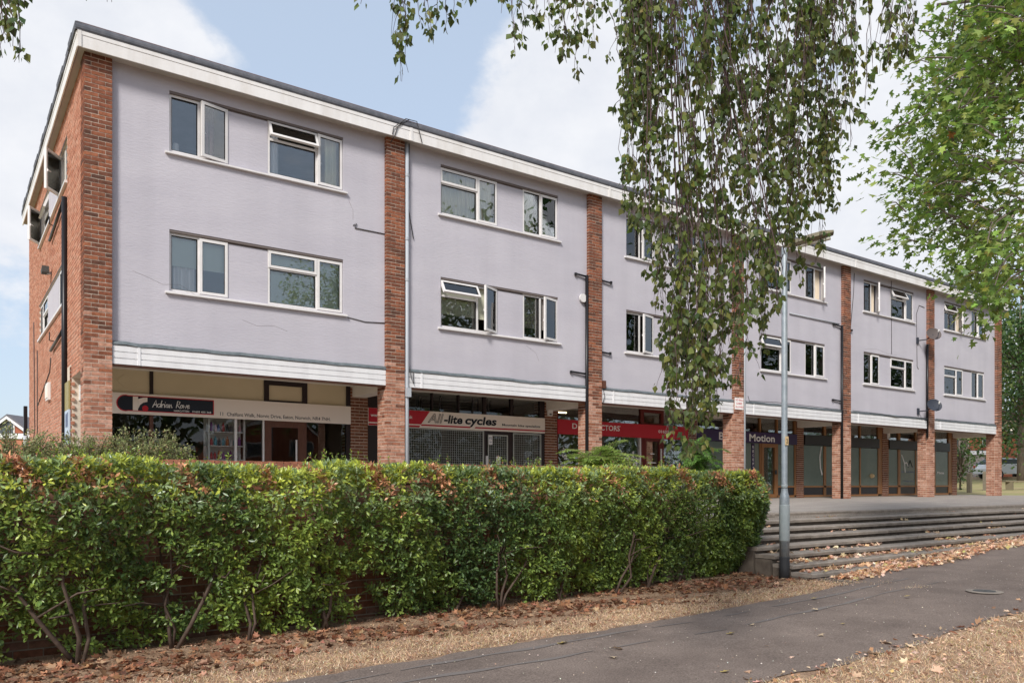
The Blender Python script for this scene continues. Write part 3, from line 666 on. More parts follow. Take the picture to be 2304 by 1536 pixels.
# hairdresser
sf = shopfront(0, 'shop_dark', [(.98, 1.05, 2.33, 2.8), (3.32, 3.43, 2.33, 2.8), (4.19, 4.31, 2.33, 2.8), (5.26, 5.36, 0, 2.8), (0, .04, 0, 2.8), (3.43, 4.19, 2.33, 2.37), (3.43, 4.19, 2.70, 2.8), (0, 3.3, 0, .5)],
               [(.04, .98, .5, 1.92), (1.05, 2.68, .5, 1.92), (2.73, 3.29, .5, 1.92), (3.5, 4.11, .2, 1.78), (4.29, 5.26, .1, 1.92)],
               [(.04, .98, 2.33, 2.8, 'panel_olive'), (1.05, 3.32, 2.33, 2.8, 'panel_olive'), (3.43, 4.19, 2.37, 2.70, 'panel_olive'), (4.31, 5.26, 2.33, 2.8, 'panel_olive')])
for a, b in ((2.68, 2.73), (3.29, 3.325)): B1('frame_bar', 'upvc', sf, a, b, SY+.02, SY+.09, .5, 1.92)
B1('frame_bar', 'shop_brown', sf, .98, 1.05, SY+.02, SY+.09, .5, 1.92)
mb = MB(); ring(mb, 3.33, 4.24, .02, 1.92, SY+.01, SY+.07, .15); mb.build('door', 'shop_brown', sf); B1('frame_bar', 'shop_brown', sf, 4.24, 4.29, SY+.02, SY+.09, 0, 1.92)
B1('pull_handle', 'upvc', sf, 4.02, 4.05, SY-.04, SY, .9, 1.5)
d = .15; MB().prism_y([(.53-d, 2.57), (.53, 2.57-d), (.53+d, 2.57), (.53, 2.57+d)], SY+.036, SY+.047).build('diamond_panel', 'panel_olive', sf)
# cycle shop
o = 0
sf = shopfront(1, 'shop_dark', [(0, .92, 0, 2.8), (1.76, 1.80, 2.33, 2.8), (2.54, 2.58, 2.33, 2.8), (3.32, 3.42, 2.33, 2.8), (4.2, 4.29, 2.33, 2.8), (5.20, 5.36, 0, 2.8), (3.3, 3.42, 0, 1.92), (4.08, 4.28, 0, 1.92), (3.42, 4.08, 1.78, 1.92), (.92, 3.3, 0, .35), (4.28, 5.2, 0, .35)],
               [(.92, 1.76, 2.33, 2.8), (1.80, 2.54, 2.33, 2.8), (2.58, 3.32, 2.33, 2.8), (3.42, 4.2, 2.33, 2.8), (4.29, 5.2, 2.33, 2.8), (.92, 3.3, .35, 1.92), (3.46, 4.06, .1, 1.78), (4.28, 5.2, .35, 1.92)])
for (a, b, c, dd) in ((.98, 3.3, .35, 1.88), (3.47, 4.07, .1, 1.79), (4.29, 5.2, .35, 1.86)):
    g = MB(); X0 = BAY+a; X1 = BAY+b; k = X0
    while k < X1: g.box(k, k+.007, SY-.01, SY-.004, c, dd); k += .062
    z = c
    while z < dd: g.box(X0, X1, SY-.003, SY+.003, z, z+.007); z += .062
    g.build('security_grille', 'grille', sf); g = MB(); ring(g, X0-.02, X1+.02, c-.02, dd+.025, SY-.012, SY+.012, .028); g.build('grille_frame', 'grille', sf)
B1('pull_handle', 'upvc', sf, BAY+3.38, BAY+3.43, SY-.03, SY+.01, .85, 1.25)
B1('door_notice', 'paper', sf, BAY+3.46, BAY+3.58, SY-.018, SY-.012, 1.55, 1.79); lettering('notice_print', 'PS', BAY+3.475, BAY+3.565, 1.69, 1.75, SY-.02, 'sign_ink', sf); lettering('notice_print', 'OPEN', BAY+3.475, BAY+3.565, 1.60, 1.63, SY-.02, 'sign_ink', sf)
B1('door_notice', 'paper', sf, BAY+3.7, BAY+3.84, SY-.018, SY-.012, 1.02, 1.24)
# red shop
sf = shopfront(2, 'shop_red', [(0, .05, 0, 2.8), (3.29, 3.43, 0, 2.8), (4.18, 4.30, 0, 2.8), (5.3, 5.36, 0, 2.8), (3.43, 4.18, 2.33, 2.38), (3.43, 4.18, 2.70, 2.8), (.05, 3.29, 0, .4)],
               [(.05, 3.29, 2.33, 2.8), (3.43, 4.18, 2.38, 2.7), (4.3, 5.3, 2.33, 2.8), (.05, 3.29, .4, 1.92), (3.5, 4.1, .2, 1.84), (4.3, 5.3, .3, 1.92)])
mb = MB(); ring(mb, 2*BAY+3.43, 2*BAY+4.18, .02, 1.92, SY+.01, SY+.07, .1); mb.build('door', 'shop_red', sf)
B1('frame_bar', 'upvc', sf, 2*BAY+3.24, 2*BAY+3.285, SY+.0, SY+.09, .4, 1.92); B1('pull_handle', 'upvc', sf, 2*BAY+4.12, 2*BAY+4.15, SY-.04, SY, .5, 1.6)
B1('door_notice', 'sign_white', sf, 2*BAY+3.62, 2*BAY+3.98, SY+.05, SY+.055, 1.15, 1.18); B1('door_notice', 'sign_white', sf, 2*BAY+3.56, 2*BAY+4.04, SY+.05, SY+.055, 1.02, 1.045)
B1('door_notice', 'paper', sf, 2*BAY+3.74, 2*BAY+3.86, SY+.045, SY+.055, .82, .94); B1('door_notice', 'sign_cream', sf, 2*BAY+3.7, 2*BAY+3.9, SY+.045, SY+.055, .4, .72)
B1('letter_slot', 'plastic_white', sf, 2*BAY+3.68, 2*BAY+3.86, SY, SY+.01, 1.42, 1.45)
# physiotherapy rooms: three frosted shopfronts in varnished wood
def blossoms(parent, cx, cz, y, n, sc, seed):
    r = np.random.default_rng(seed); mb = MB()
    for _ in range(n):
        a, b = cx+r.normal(0, sc*.5), cz+r.normal(0, sc); rr = r.uniform(.03, .075)
        for k in range(5):
            t = 6.283*k/5+r.uniform(0, 1); mb.poly([(a, y, b), (a+rr*math.cos(t-.4), y, b+rr*math.sin(t-.4)), (a+1.2*rr*math.cos(t), y, b+1.2*rr*math.sin(t)), (a+rr*math.cos(t+.4), y, b+rr*math.sin(t+.4))])
    mb.build('window_graphic', 'sign_white', parent)
blossoms(sf, 2*BAY+3.05, 1.2, SY+.055, 14, .3, 3); blossoms(sf, 2*BAY+.2, 1.15, SY+.055, 9, .2, 5)
fro = 'frost'
sf3 = shopfront(3, 'wood_orange', [(0, .06, 0, 2.8), (1.55, 1.62, 0, 2.8), (3.26, 3.34, 0, 2.8), (4.22, 4.30, 0, 2.8), (5.27, 5.36, 0, 2.8), (.06, 3.26, .38, .44), (4.30, 5.27, .38, .44), (0, 5.36, 0, .1)],
               [(.06, 1.55, 2.33, 2.8), (1.62, 3.26, 2.33, 2.8), (3.34, 4.22, 2.33, 2.8), (4.3, 5.27, 2.33, 2.8), (3.5, 4.06, .3, 1.78)],
               [(.06, 1.55, .44, 1.92, fro), (1.62, 3.26, .44, 1.92, fro), (4.3, 5.27, .44, 1.92, fro), (.06, 3.26, .1, .38, 'panel_black'), (4.3, 5.27, .1, .38, 'panel_black')])
mb = MB(); ring(mb, 3*BAY+3.34, 3*BAY+4.22, .02, 1.92, SY+.0, SY+.06, .13); mb.build('door', 'wood_orange', sf3); B1('door_frosting', 'frost', sf3, 3*BAY+3.47, 3*BAY+4.09, SY+.085, SY+.09, .15, 1.79); B1('lock_box', 'panel_black', sf3, 3*BAY+4.08, 3*BAY+4.18, SY-.03, SY, .85, 1.0)
B1('reception_strip', 'sign_purple', sf3, 3*BAY+2.84, 3*BAY+2.99, SY+.03, SY+.046, .44, 1.90)
for k, ch in enumerate('RECEPTION'): lettering('letter', ch, 3*BAY+2.88, 3*BAY+2.95, 1.74-k*.145, 1.83-k*.145, SY+.026, 'sign_white', sf3)
for z in (1.5, 1.2, .9): lettering('window_print', 'Back Pain Sports', 3*BAY+4.4, 3*BAY+4.9, z, z+.045, SY+.044, 'sign_purple', sf3)
for i, mull in ((4, [(1.3, 1.45), (3.73, 3.81)]), (5, [(.8, .98), (2.2, 2.28), (3.80, 3.9)])):
    xb = [0.0] + [v for ab in mull for v in ab] + [5.36]; mem = [(0, .06, 0, 2.8)] if i == 5 else [(0, .03, 0, 2.8)]; pan = []; opq = []
    for a, b in mull: mem.append((a, b, .1, 1.93)); mem.append((a, b, 2.32, 2.8))
    mem += [(5.07, 5.36, .1, 2.8), (.06, 5.07, .38, .44), (.06, 5.07, 0, .1)]
    eds = [.06]+[v for ab in mull for v in ab]+[5.07]
    for a, b in zip(eds[::2], eds[1::2]): opq += [(a, b, .44, 1.93, fro), (a, b, .1, .38, 'panel_black')]; pan.append((a, b, 2.32, 2.8)); pan.append((a+.01, b-.01, 1.94, 2.31)) if False else None
    sfx = shopfront(i, 'wood_orange', mem, [p for p in pan if p], opq); B1('fascia_panel', 'panel_grey', sfx, BAY*i+.05, BAY*i+5.08, SY-.03, SY+.03, 1.945, 2.315)
    if i == 5:
        lettering('window_print', 'Back in Motion', BAY*5+1.12, BAY*5+2.15, .98, 1.06, SY+.044, 'sign_ink', sfx)
        for pts in ([(1.1, 1.72), (1.32, 1.38), (1.38, .98)], [(1.32, 1.38), (1.5, 1.4), (1.62, 1.25)]): MB().tube([(BAY*5+a, SY+.04, b) for a, b in pts], .022, 5).build('window_graphic', 'sign_white', sfx)
        MB().tube([(BAY*5+a, SY+.04, b) for a, b in [(1.62, 1.2), (1.78, 1.5), (1.98, 1.22)]], .02, 5).build('window_graphic', 'panel_black', sfx)
        lettering('window_print', 'T: 01603 503 503', BAY*5+1.2, BAY*5+2.1, .60, .65, SY+.044, 'sign_ink', sfx); lettering('window_print', 'Pilates', BAY*5+4.1, BAY*5+4.7, .95, 1.05, SY+.044, 'sign_white', sfx)
    else:
        MB().tube([(BAY*4+1.16, SY+.04, 1.9), (BAY*4+1.06, SY+.04, 1.5), (BAY*4+1.1, SY+.04, 1.1), (BAY*4+1.2, SY+.04, .85)], .03, 5).build('window_graphic', 'sign_white', sfx)
        MB().lathe([(.02, -.09), (.1, -.05), (.12, 0), (.09, .06), (.02, .09)], (BAY*4+4.6, SY+.03, .83), 9).build('window_sticker', 'yellow_plate', sfx)

# ------------------------------------------------------------------ shop signs
s = tag(empty('shop_sign', (2.7, SY, 2.1)), 'long cream hairdresser sign with black logo panel and street address', 'sign')
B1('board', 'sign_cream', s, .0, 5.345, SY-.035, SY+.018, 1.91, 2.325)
def pill(x0, x1, z0, z1, r):
    cx_ = x0+r; cz = (z0+z1)/2; pts = [(x1, z0+.005), (x1, z1-.005), (x0+.22, z1-.005)]
    pts = [(x0+.22, z0+.005), (x1, z0+.005), (x1, z1-.005), (x0+.22, z1-.005)]
    for k in range(0, 13):
        t = math.radians(68+ (292-68)*k/12); pts.append((cx_+r*math.cos(t), cz+r*math.sin(t)))
    return pts
MB().prism_y(pill(.355, 2.23, 1.965, 2.285, .165), SY-.041, SY-.036).build('logo_border', 'dot_red', s)
MB().prism_y(pill(.375, 2.212, 1.982, 2.268, .148), SY-.046, SY-.042).build('logo_panel', 'sign_black', s)
MB().prism_y([(.655, 1.985), (.75, 1.985), (.75, 2.262), (.655, 2.262)], SY-.05, SY-.047).build('logo_letter', 'sign_cream', s)
arc = [(.752+.16*math.sin(t), 2.04+.14*math.cos(t)) for t in np.linspace(0, 1.5, 3)]
MB().prism_y([(.752, 2.02), (.79, 2.10), (.85, 2.15), (.925, 2.17), (.925, 2.255), (.85, 2.25), (.752, 2.215)], SY-.05, SY-.047).build('logo_letter', 'sign_cream', s)
MB().prism_y([(.885+.058*math.cos(t), 2.035+.058*math.sin(t)) for t in np.linspace(0, 2*math.pi, 17)[:-1]], SY-.05, SY-.047).build('logo_dot', 'dot_red', s)
GLY = {'A': [[(0, 0), (.35, 1), (.6, .02)], [(.05, .35), (.6, .42)]], 'd': [[(.4, .5), (.1, .5), (.02, .15), (.25, .02), (.45, .3), (.55, 1.0)], [(.5, .6), (.48, .0)]], 'r': [[(.05, .5), (.1, 0)], [(.08, .3), (.25, .5), (.38, .45)]], 'i': [[(.08, .5), (.1, 0)], [(.1, .72), (.12, .78)]],
       'a': [[(.38, .45), (.1, .45), (.04, .1), (.25, .05), (.4, .45), (.4, .05), (.5, .08)]], 'n': [[(.05, .5), (.08, 0)], [(.08, .3), (.25, .5), (.34, .05), (.5, .1)]], 'R': [[(.12, 0), (.2, 1), (.55, .9), (.5, .6), (.18, .5), (.65, .0)]], 'o': [[(.25, .5), (.06, .3), (.15, .02), (.38, .12), (.38, .42), (.25, .5)]],
       'w': [[(.02, .5), (.12, .03), (.26, .4), (.38, .03), (.55, .52)]], 'e': [[(.06, .25), (.38, .35), (.25, .52), (.06, .3), (.15, .02), (.42, .12)]], ' ': []}
ADV = {'A': .62, 'd': .55, 'r': .38, 'i': .22, 'a': .5, 'n': .5, 'R': .62, 'o': .44, 'w': .56, 'e': .45, ' ': .4}
txt = 'Adrian Rowe'; tot = sum(ADV[c] for c in txt); sc_ = .72/tot; xx = 1.02; mb = MB()
for c in txt:
    for st in GLY[c]: mb.tube([(xx+(p[0]+.15*p[1])*sc_, SY-.05, 2.065+p[1]*.145+.012*(xx-1)) for p in st], .0085, 5)
    xx += ADV[c]*sc_
mb.build('lettering', 'sign_white', s)
lettering('lettering', 'HAIRCUTTERS', 1.43, 1.73, 1.998, 2.037, SY-.048, 'sign_white', s); lettering('lettering', '01603 455 368', 1.79, 2.17, 1.998, 2.037, SY-.048, 'sign_white', s)
lettering('lettering', '11  Chalfont Walk, Norvic Drive, Eaton, Norwich, NR4 7NH.', 2.36, 4.84, 1.968, 2.045, SY-.037, 'sign_black', s, bold=.008)
s = tag(empty('shop_sign', (8.5, SY, 2.1)), 'cream and red cycle shop sign with bold slanted lettering and red stripe', 'sign')
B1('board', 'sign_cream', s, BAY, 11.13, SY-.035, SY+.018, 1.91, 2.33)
MB().prism_y([(BAY, 1.99), (7.22, 1.99), (7.47, 2.325), (BAY, 2.325)], SY-.041, SY-.036).build('red_field', 'sign_red', s); MB().prism_y([(BAY, 1.915), (7.165, 1.915), (7.20, 1.957), (BAY, 1.957)], SY-.041, SY-.036).build('red_field', 'sign_red', s)
MB().prism_y([(7.215, 1.957), (8.66, 1.957), (8.70, 1.992), (7.24, 1.992)], SY-.041, SY-.036).build('stripe', 'sign_red', s); MB().prism_y([(8.80, 1.957), (11.13, 1.957), (11.13, 1.992), (8.84, 1.992)], SY-.041, SY-.036).build('stripe', 'sign_red', s)
lettering('lettering', 'All', 7.41, 7.80, 2.05, 2.285, SY-.04, 'sign_black', s, shear=.32, outline=True)
lettering('lettering', '-lite', 7.87, 8.42, 2.055, 2.265, SY-.043, 'sign_black', s, shear=.2, bold=.03); lettering('lettering', 'cycles', 8.5, 9.48, 2.058, 2.268, SY-.043, 'sign_black', s, shear=.2, bold=.03)
lettering('lettering', 'Mountain bike specialists', 9.68, 10.965, 2.06, 2.122, SY-.037, 'sign_black', s, bold=.02); lettering('lettering', 'www.all-litecycles.co.uk', 5.85, 6.98, 2.12, 2.20, SY-.043, 'sign_white', s, bold=.02)
s = tag(empty('shop_sign', (14.2, SY, 2.1)), 'dark red shop sign with cream serif capitals, partly behind a pier', 'sign')
B1('board', 'sign_red', s, 11.6, 16.95, SY-.035, SY+.018, 1.915, 2.328)
lettering('lettering', 'D', 12.12, 12.3, 2.085, 2.243, SY-.037, 'sign_white', s); lettering('lettering', 'CTORS', 13.2, 13.96, 2.083, 2.24, SY-.037, 'sign_white', s, bold=.015); lettering('lettering', 'R', 13.975, 14.005, 2.21, 2.235, SY-.037, 'sign_white', s)
lettering('lettering', '01603 5', 15.6, 16.2, 2.094, 2.185, SY-.037, 'sign_white', s)
s = tag(empty('shop_sign', (20, SY, 2.1)), 'purple shop sign reading Motion in white letters behind the lamp column', 'sign')
B1('board', 'sign_purple', s, 17.4, 22.74, SY-.035, SY+.018, 1.925, 2.30)
lettering('lettering', 'Back in Motion', 18.45, 21.43, 1.985, 2.235, SY-.037, 'sign_white', s, bold=.02)
# notice on a pier, number plate on the lamp, boards on the gable
s = tag(empty('notice_sign', (17.15, -.01, 2.93)), 'white NO BALL GAMES ALLOWED notice with red letters on brick pier', 'sign')
B1('plate', 'sign_white', s, 16.96, 17.36, -.014, -.005, 2.76, 3.11)
for k, w in enumerate(('NO BALL', 'GAMES', 'ALLOWED')): lettering('lettering', w, (16.99, 17.02, 16.985)[k], (17.34, 17.30, 17.345)[k], 3.02-k*.105, 3.08-k*.105, -.017, 'letter_red', s, bold=.01)
s = tag(empty('notice_board', (GX, 2.2, 1.2)), 'tall notice panel in olive, blue and pink on the gable end', 'sign')
for y0, y1, z0, z1, m in ((1.86, 2.46, 1.95, 2.5, 'sign_olive'), (1.86, 2.46, 1.27, 1.948, 'sign_blue'), (1.86, 2.46, .9, 1.268, 'sign_pink'), (1.86, 2.46, .0, .898, 'sign_blue')): B1('board', m, s, GX-.05, GX-.02, y0, y1, z0, z1)
for a, b, z0, z1 in ((1.95, 2.1, 1.62, 1.9), (2.14, 2.3, 1.62, 1.88), (1.93, 2.35, 1.36, 1.46)): B1('print', 'sign_ink', s, GX-.054, GX-.051, a, b, z0, z1)
# alarm boxes, lamps and vent
def alarm(x, y, z, label, sc=1):
    a = tag(empty('alarm_box', (x, y, z)), label, 'alarm box')
    MB().prism_y([(x-.07*sc, z-.12*sc), (x+.07*sc, z-.12*sc), (x+.085*sc, z), (x+.07*sc, z+.13*sc), (x-.07*sc, z+.13*sc), (x-.085*sc, z)], y-.06, y).build('casing', 'plastic_white', a); MB().prism_y([(x+.045*sc*math.cos(t), z-.075*sc+.02*math.sin(t)) for t in np.linspace(0, 6.283, 11)[:-1]], y-.064, y-.061).build('strobe', 'panel_black', a)
alarm(11.31, SY-.004, 2.52, 'white burglar alarm box on the brown pier beside the cycle shop')
alarm(28.95, SY-.004, 2.45, 'white alarm box on the far shop pier under the flats', .9)
a = tag(empty('floodlight', (GX, 5.4, 5.35)), 'small grey floodlight on the gable end', 'light'); MB().lathe([(.05, 0), (.05, .05)], (GX-.05, 5.3, 5.28), 10).build('bracket', 'grey_pipe', a); MB().prism_x([(5.2, 5.30), (5.4, 5.28), (5.5, 5.38), (5.2, 5.44)], GX-.2, GX-.06).build('lamp_head', 'iron', a)
a = tag(empty('vent_cover', (GX, 5.6, 2.75)), 'cream plastic vent cover on the gable end', 'vent'); B1('cover', 'plastic_white', a, GX-.06, GX-.004, 5.5, 6.0, 2.45, 2.85); B1('hood', 'sign_cream', a, GX-.075, GX-.061, 5.52, 5.98, 2.5, 2.8)
a = tag(empty('meter_box', (GX+.2, 1.3, 2.3)), 'small white box inside the arcade opening in the gable', 'box'); B1('casing', 'plastic_white', a, -.3, -.06, SY-.14, SY-.005, 2.12, 2.42); B1('lid', 'upvc', a, -.29, -.07, SY-.15, SY-.141, 2.14, 2.40)
# satellite dishes
def dish(x, z, m, label):
    d = tag(empty('satellite_dish', (x, 0, z)), label, 'satellite dish', 'satellite dishes beside the pier')
    mb = MB(); nr, nt = 5, 20; c = Vector((x, -.42, z)); nrm = Vector((-.5, -.78, .38)).normalized(); ux = nrm.cross(Vector((0, 0, 1))).normalized(); uz = ux.cross(nrm)
    idx = []
    for i in range(nr+1):
        r = .26*i/nr
        for j in range(nt):
            t = 6.2832*j/nt; q = c+ux*(r*1.12*math.cos(t))+uz*(r*math.sin(t)) + nrm*(.06*(i/nr)**2-.06); mb.v.append(tuple(q))
    for i in range(nr):
        for j in range(nt): a, b = i*nt+j, i*nt+(j+1) % nt; mb.f.append((a, b, b+nt, a+nt))
    mb.build('reflector', m, d, True)
    MB().tube([tuple(c-uz*.25), tuple(c-uz*.27+nrm*.15), tuple(c-uz*.08+nrm*.32)], .013, 6).build('arm', 'dish_dark', d); MB().tube([tuple(c-uz*.1+nrm*.28), tuple(c-uz*.02+nrm*.33)], .028, 8).build('receiver', 'plastic_white', d)
    MB().tube([tuple(c-nrm*.06), (x-.1, -.2, z-.2), (x-.25, .06, z-.22)], .022, 7).build('mount', 'dish_dark', d); MB().box(x-.31, x-.19, .05, .098, z-.34, z-.1).build('wall_plate', 'dish_dark', d)
dish(28.1, 6.2, 'dish_brown', 'brownish satellite dish, the upper of two beside the pier'); dish(28.15, 3.5, 'dish_dark', 'dark grey satellite dish, the lower of two beside the pier')
# goods behind the shop windows
u = tag(empty('display_unit', (2.55, 2.2, 0)), 'white glass-sided display unit of hair products in shop window', 'shelf')
for x in (2.16, 2.91): B1('post', 'upvc', u, x, x+.04, 2.02, 2.06, .03, 2.0); B1('post', 'upvc', u, x, x+.04, 2.36, 2.4, .03, 2.0)
for z in (.7, 1.02, 1.32, 1.62): B1('shelf', 'upvc', u, 2.2, 2.91, 2.03, 2.39, z, z+.02)
B1('back', 'paper', u, 2.2, 2.91, 2.37, 2.375, .1, 2.0)
bms = {}
for si, z in enumerate((.72, 1.04, 1.34, 1.64)):
    for k in range(8):
        c = int(RNG.integers(0, 8)); tall = (k+si) % 3 == 0; key = (c, tall); H = .2 if tall else .16
        if key not in bms: bms[key] = MB().lathe([(.033, 0), (.034, .01), (.034, H*.7), (.015, H*.8), (.015, H*.95), (.012, H)], n=8).mesh('bottle', 'bottle%d' % c, True)
        b = mkobj('bottle', bms[key], None, (2.245+k*.085+RNG.normal(0, .006), 2.1+RNG.normal(0, .015), z))
        tag(b, 'small hair product bottle standing on the white shop display unit', 'bottle', 'hair products in the display unit')
for k, (x, z, y) in enumerate([(7.33, 2.45, 2.2), (7.6, 2.44, 2.5), (8.0, 2.47, 2.2), (8.2, 2.46, 2.5), (8.95, 2.5, 2.15), (9.25, 2.5, 2.35), (9.45, 2.5, 2.2), (9.75, 2.49, 2.5)]):
    w = tag(empty('bicycle_wheel', (x, y, z)), 'thin bicycle wheel hung high behind the cycle shop transom glass', 'wheel', 'wheels hung in the cycle shop')
    MB().tube([(x+.17*math.cos(t), y+.27*math.cos(t), z+.31*math.sin(t)) for t in np.linspace(0, 2*math.pi, 25)], .018, 6, False).build('tyre', 'tyre', w); sp = MB()
    for t in np.linspace(0, 2*math.pi, 13)[:-1]: sp.tube([(x, y, z), (x+.165*math.cos(t), y+.26*math.cos(t), z+.3*math.sin(t))], .002, 3)
    sp.build('spokes', 'grille', w)
r_ = tag(empty('wheel_rack', (8, 2.1, 2.5)), 'black wall of horizontal rails behind the cycle shop transom', 'rack')
for z in (2.38, 2.46, 2.54, 2.62, 2.70): MB().tube([(6.75, 2.05, z), (9.1, 2.05, z)], .007, 5).build('rail', 'black', r_)
for (x0, x1, z1, y, lab) in ((7.4, 8.5, .86, 2.35, 'wide brown cardboard box low in the cycle shop window'), (8.53, 8.8, .9, 2.4, 'narrow cardboard box beside the wide one in cycle shop'), (10.15, 10.8, .78, 2.3, 'cardboard box in a black crate in right cycle shop window')):
    b = tag(empty('cardboard_box', ((x0+x1)/2, y, 0)), lab, 'box'); B1('carton', 'card', b, x0, x1, y, y+.4, .03, z1); B1('tape', 'sign_cream', b, x0-.002, x1+.002, y+.17, y+.23, .1, z1+.003)
for k, z in enumerate((2.62, 2.36)):
    t_ = tag(empty('tube_light', (12.6, 4+k*1.5, z)), ('upper' if k == 0 else 'lower')+' warm fluorescent tube lit inside the red-signed shop', 'light'); MB().tube([(11.8, 3.4+k*1.3, 2.70), (13.2, 3.4+k*1.3, 2.70)], .02, 8).build('tube', 'tube_light', t_); B1('batten', 'plastic_white', t_, 11.75, 13.25, 3.37+k*1.3, 3.43+k*1.3, 2.72, 2.775)
b = tag(empty('armchair', (12.3, 3, 0)), 'tan low-backed seat low in the red-signed shop window', 'chair'); B1('back', 'interior_tan', b, 11.8, 12.9, 2.5, 2.65, .3, .85); B1('seat', 'interior_tan', b, 11.8, 12.9, 2.66, 3.2, .2, .45)
for x in (11.85, 12.8): B1('leg', 'black', b, x, x+.05, 2.6, 2.65, .03, .3)
c_ = tag(empty('metal_trolley', (16.4, 1.4, 0)), 'pale metal frame trolley outside the red-signed shop door', 'trolley')
for x in (16.1, 16.75): MB().tube([(x, 1.4, 0), (x, 1.4, .95)], .015, 6).build('upright', 'grille', c_)
for z in (.2, .5, .8, .95): MB().tube([(16.1, 1.4, z), (16.75, 1.4, z)], .012, 6).build('rail', 'grille', c_)
B1('panel', 'galv', c_, 16.13, 16.45, 1.39, 1.41, .2, .7)
for x, z, lab in ((1.12, 6.72, 'white candle on the sill of the top left window'),):
    c_ = tag(MB().lathe([(.05, 0), (.055, .02), (.055, .17), (.045, .19)], (x, .27, z-.02), 12).build('candle', 'paper', None, True), lab, 'candle')

# ------------------------------------------------------------------ lamp column
LP = atZ(1765, 1302, -.815); lx, ly = LP[0], LP[1]; lz = float(gz(lx, ly))
lamp = tag(empty('lamp_column', (lx, ly, lz)), 'grey galvanised street lamp column with black base beside the steps', 'street lamp')
MB().lathe([(.07, -.1), (.07, .30)], (lx, ly, lz), 20).build('base_coating', 'bitumen', lamp, True)
MB().lathe([(.067, .28), (.067, 1.12), (.062, 1.15), (.048, 1.2), (.044, 1.24), (.041, 1.26), (.040, 4.6), (.036, 4.62)], (lx, ly, lz), 20).build('shaft', 'galv', lamp, True)
MB().lathe([(.0685, .52), (.071, .53), (.071, 1.02), (.0685, 1.03)], (lx, ly, lz), 20).build('door_cover', 'galv_door', lamp, True)
MB().lathe([(.044, 1.26), (.045, 1.28), (.045, 1.3), (.042, 1.31)], (lx, ly, lz), 16).build('collar', 'galv_door', lamp, True)
B1('number_plate', 'yellow_plate', lamp, lx-.05, lx+.02, ly-.052, ly-.047, lz+1.86, lz+1.98); lettering('plate_number', '2', lx-.03, lx+.005, lz+1.885, lz+1.95, ly-.054, 'sign_black', lamp)
hd = Vector((CC*.55-.35, -CS*.55-.75, 0)).normalized(); hd = Vector((.62, -.78, 0)); 
top = Vector((lx, ly, lz+4.6)); tip = top+hd*.62+Vector((0, 0, .16)); mb = MB()
side = hd.cross(Vector((0, 0, 1))).normalized()
secs = [(0, .045, .045, .04), (.15, .06, .045, .04), (.32, .095, .055, .045), (.5, .1, .055, .04), (.64, .06, .03, .025)]; vi = []
for (dl, w, hu, hdn) in secs:
    p = top+hd*dl+Vector((0, 0, .2*dl+.04)); vi.append([len(mb.v)+k for k in range(6)])
    for sx, sz in ((-1, -.2), (-.6, 1), (.6, 1), (1, -.2), (.6, -1), (-.6, -1)): q = p+side*(w*sx)+Vector((0, 0, (hu if sz > 0 else hdn)*sz)); mb.v.append(tuple(q))
for a, b in zip(vi[:-1], vi[1:]):
    for k in range(6): k2 = (k+1) % 6; mb.f.append((a[k], a[k2], b[k2], b[k]))
mb.f.append(tuple(vi[0][::-1])); mb.f.append(tuple(vi[-1])); mb.build('lantern', 'lamp_body', lamp, False)
p0 = top+hd*.25+Vector((0, 0, .02)); mb = MB(); mb.tube([tuple(top+hd*.22+Vector((0, 0, .03))), tuple(top+hd*.6+Vector((0, 0, .105)))], [.028, .03], 10); mb.build('lens', 'lamp_lens', lamp, True)
# drain in the path
dp_ = atZ(2215, 1331, -.78); dz = float(gz(dp_[0], 0))+.014
dr = tag(empty('drain_cover', (dp_[0], dp_[1], dz)), 'small round iron drain cover sunk in the asphalt', 'drain cover'); MB().lathe([(.2, 0), (.2, .006), (.15, .008)], (dp_[0], dp_[1], dz), 20).build('rim', 'step_top', dr); MB().lathe([(.13, .007), (.12, .012)], (dp_[0], dp_[1], dz), 16).build('lid', 'iron', dr)

# ------------------------------------------------------------------ low brick wall behind the hedge
wall = tag(empty('garden_wall', (1, -7.4, -.9)), 'low brick planter wall with brick-on-edge coping behind the hedge', 'wall')
wx0, wx1, wy0, wy1 = -7.0, 5.9, -7.56, -7.23
B1('core', 'mortar_wall', wall, wx0, wx1-.005, wy0+.006, wy1, -1.2, .525); cnt = 0; rest = MB()
NCW = int((.525+1.2)/CO)
order = []
for c in range(NCW):
    z = -1.2+c*CO+.005
    for a, b in course_x(wx0, wx1, c % 2): order.append((abs((a+b)/2+.2)+abs(z+.55)*1.5, a, b, z))
order.sort()
for k, (d_, a, b, z) in enumerate(order):
    if k < 300: mkobj('brick', brick_mesh(b-a, .1, HB, 'brick_wall'), wall, (a, wy0+RNG.uniform(-.004, .003), z))
    else: rest.box(a, b, wy0+RNG.uniform(-.004, .003), wy0+.1, z, z+HB)
tag(rest.build('brickwork', 'brick_wall', wall), kind='stuff')
B1('coping_bed', 'mortar', wall, wx0, wx1-.004, wy0-.012, wy1+.012, .527, .72)
k = wx0
while k < wx1-.05: mkobj('coping_brick', brick_mesh(.066, .37, .212, 'brick_coping'), wall, (k, wy0-.02+RNG.uniform(-.003, .003), .53+RNG.uniform(-.003, .003))); k += .0755
B1('return_wall', 'mortar', wall, 5.6, 5.885, wy1+.002, -6.2, -1.0, .5)
tag(B1('planter_soil', 'soil', None, -7, 7.0, -7.22, -6.0, -.2, .42), kind='structure')

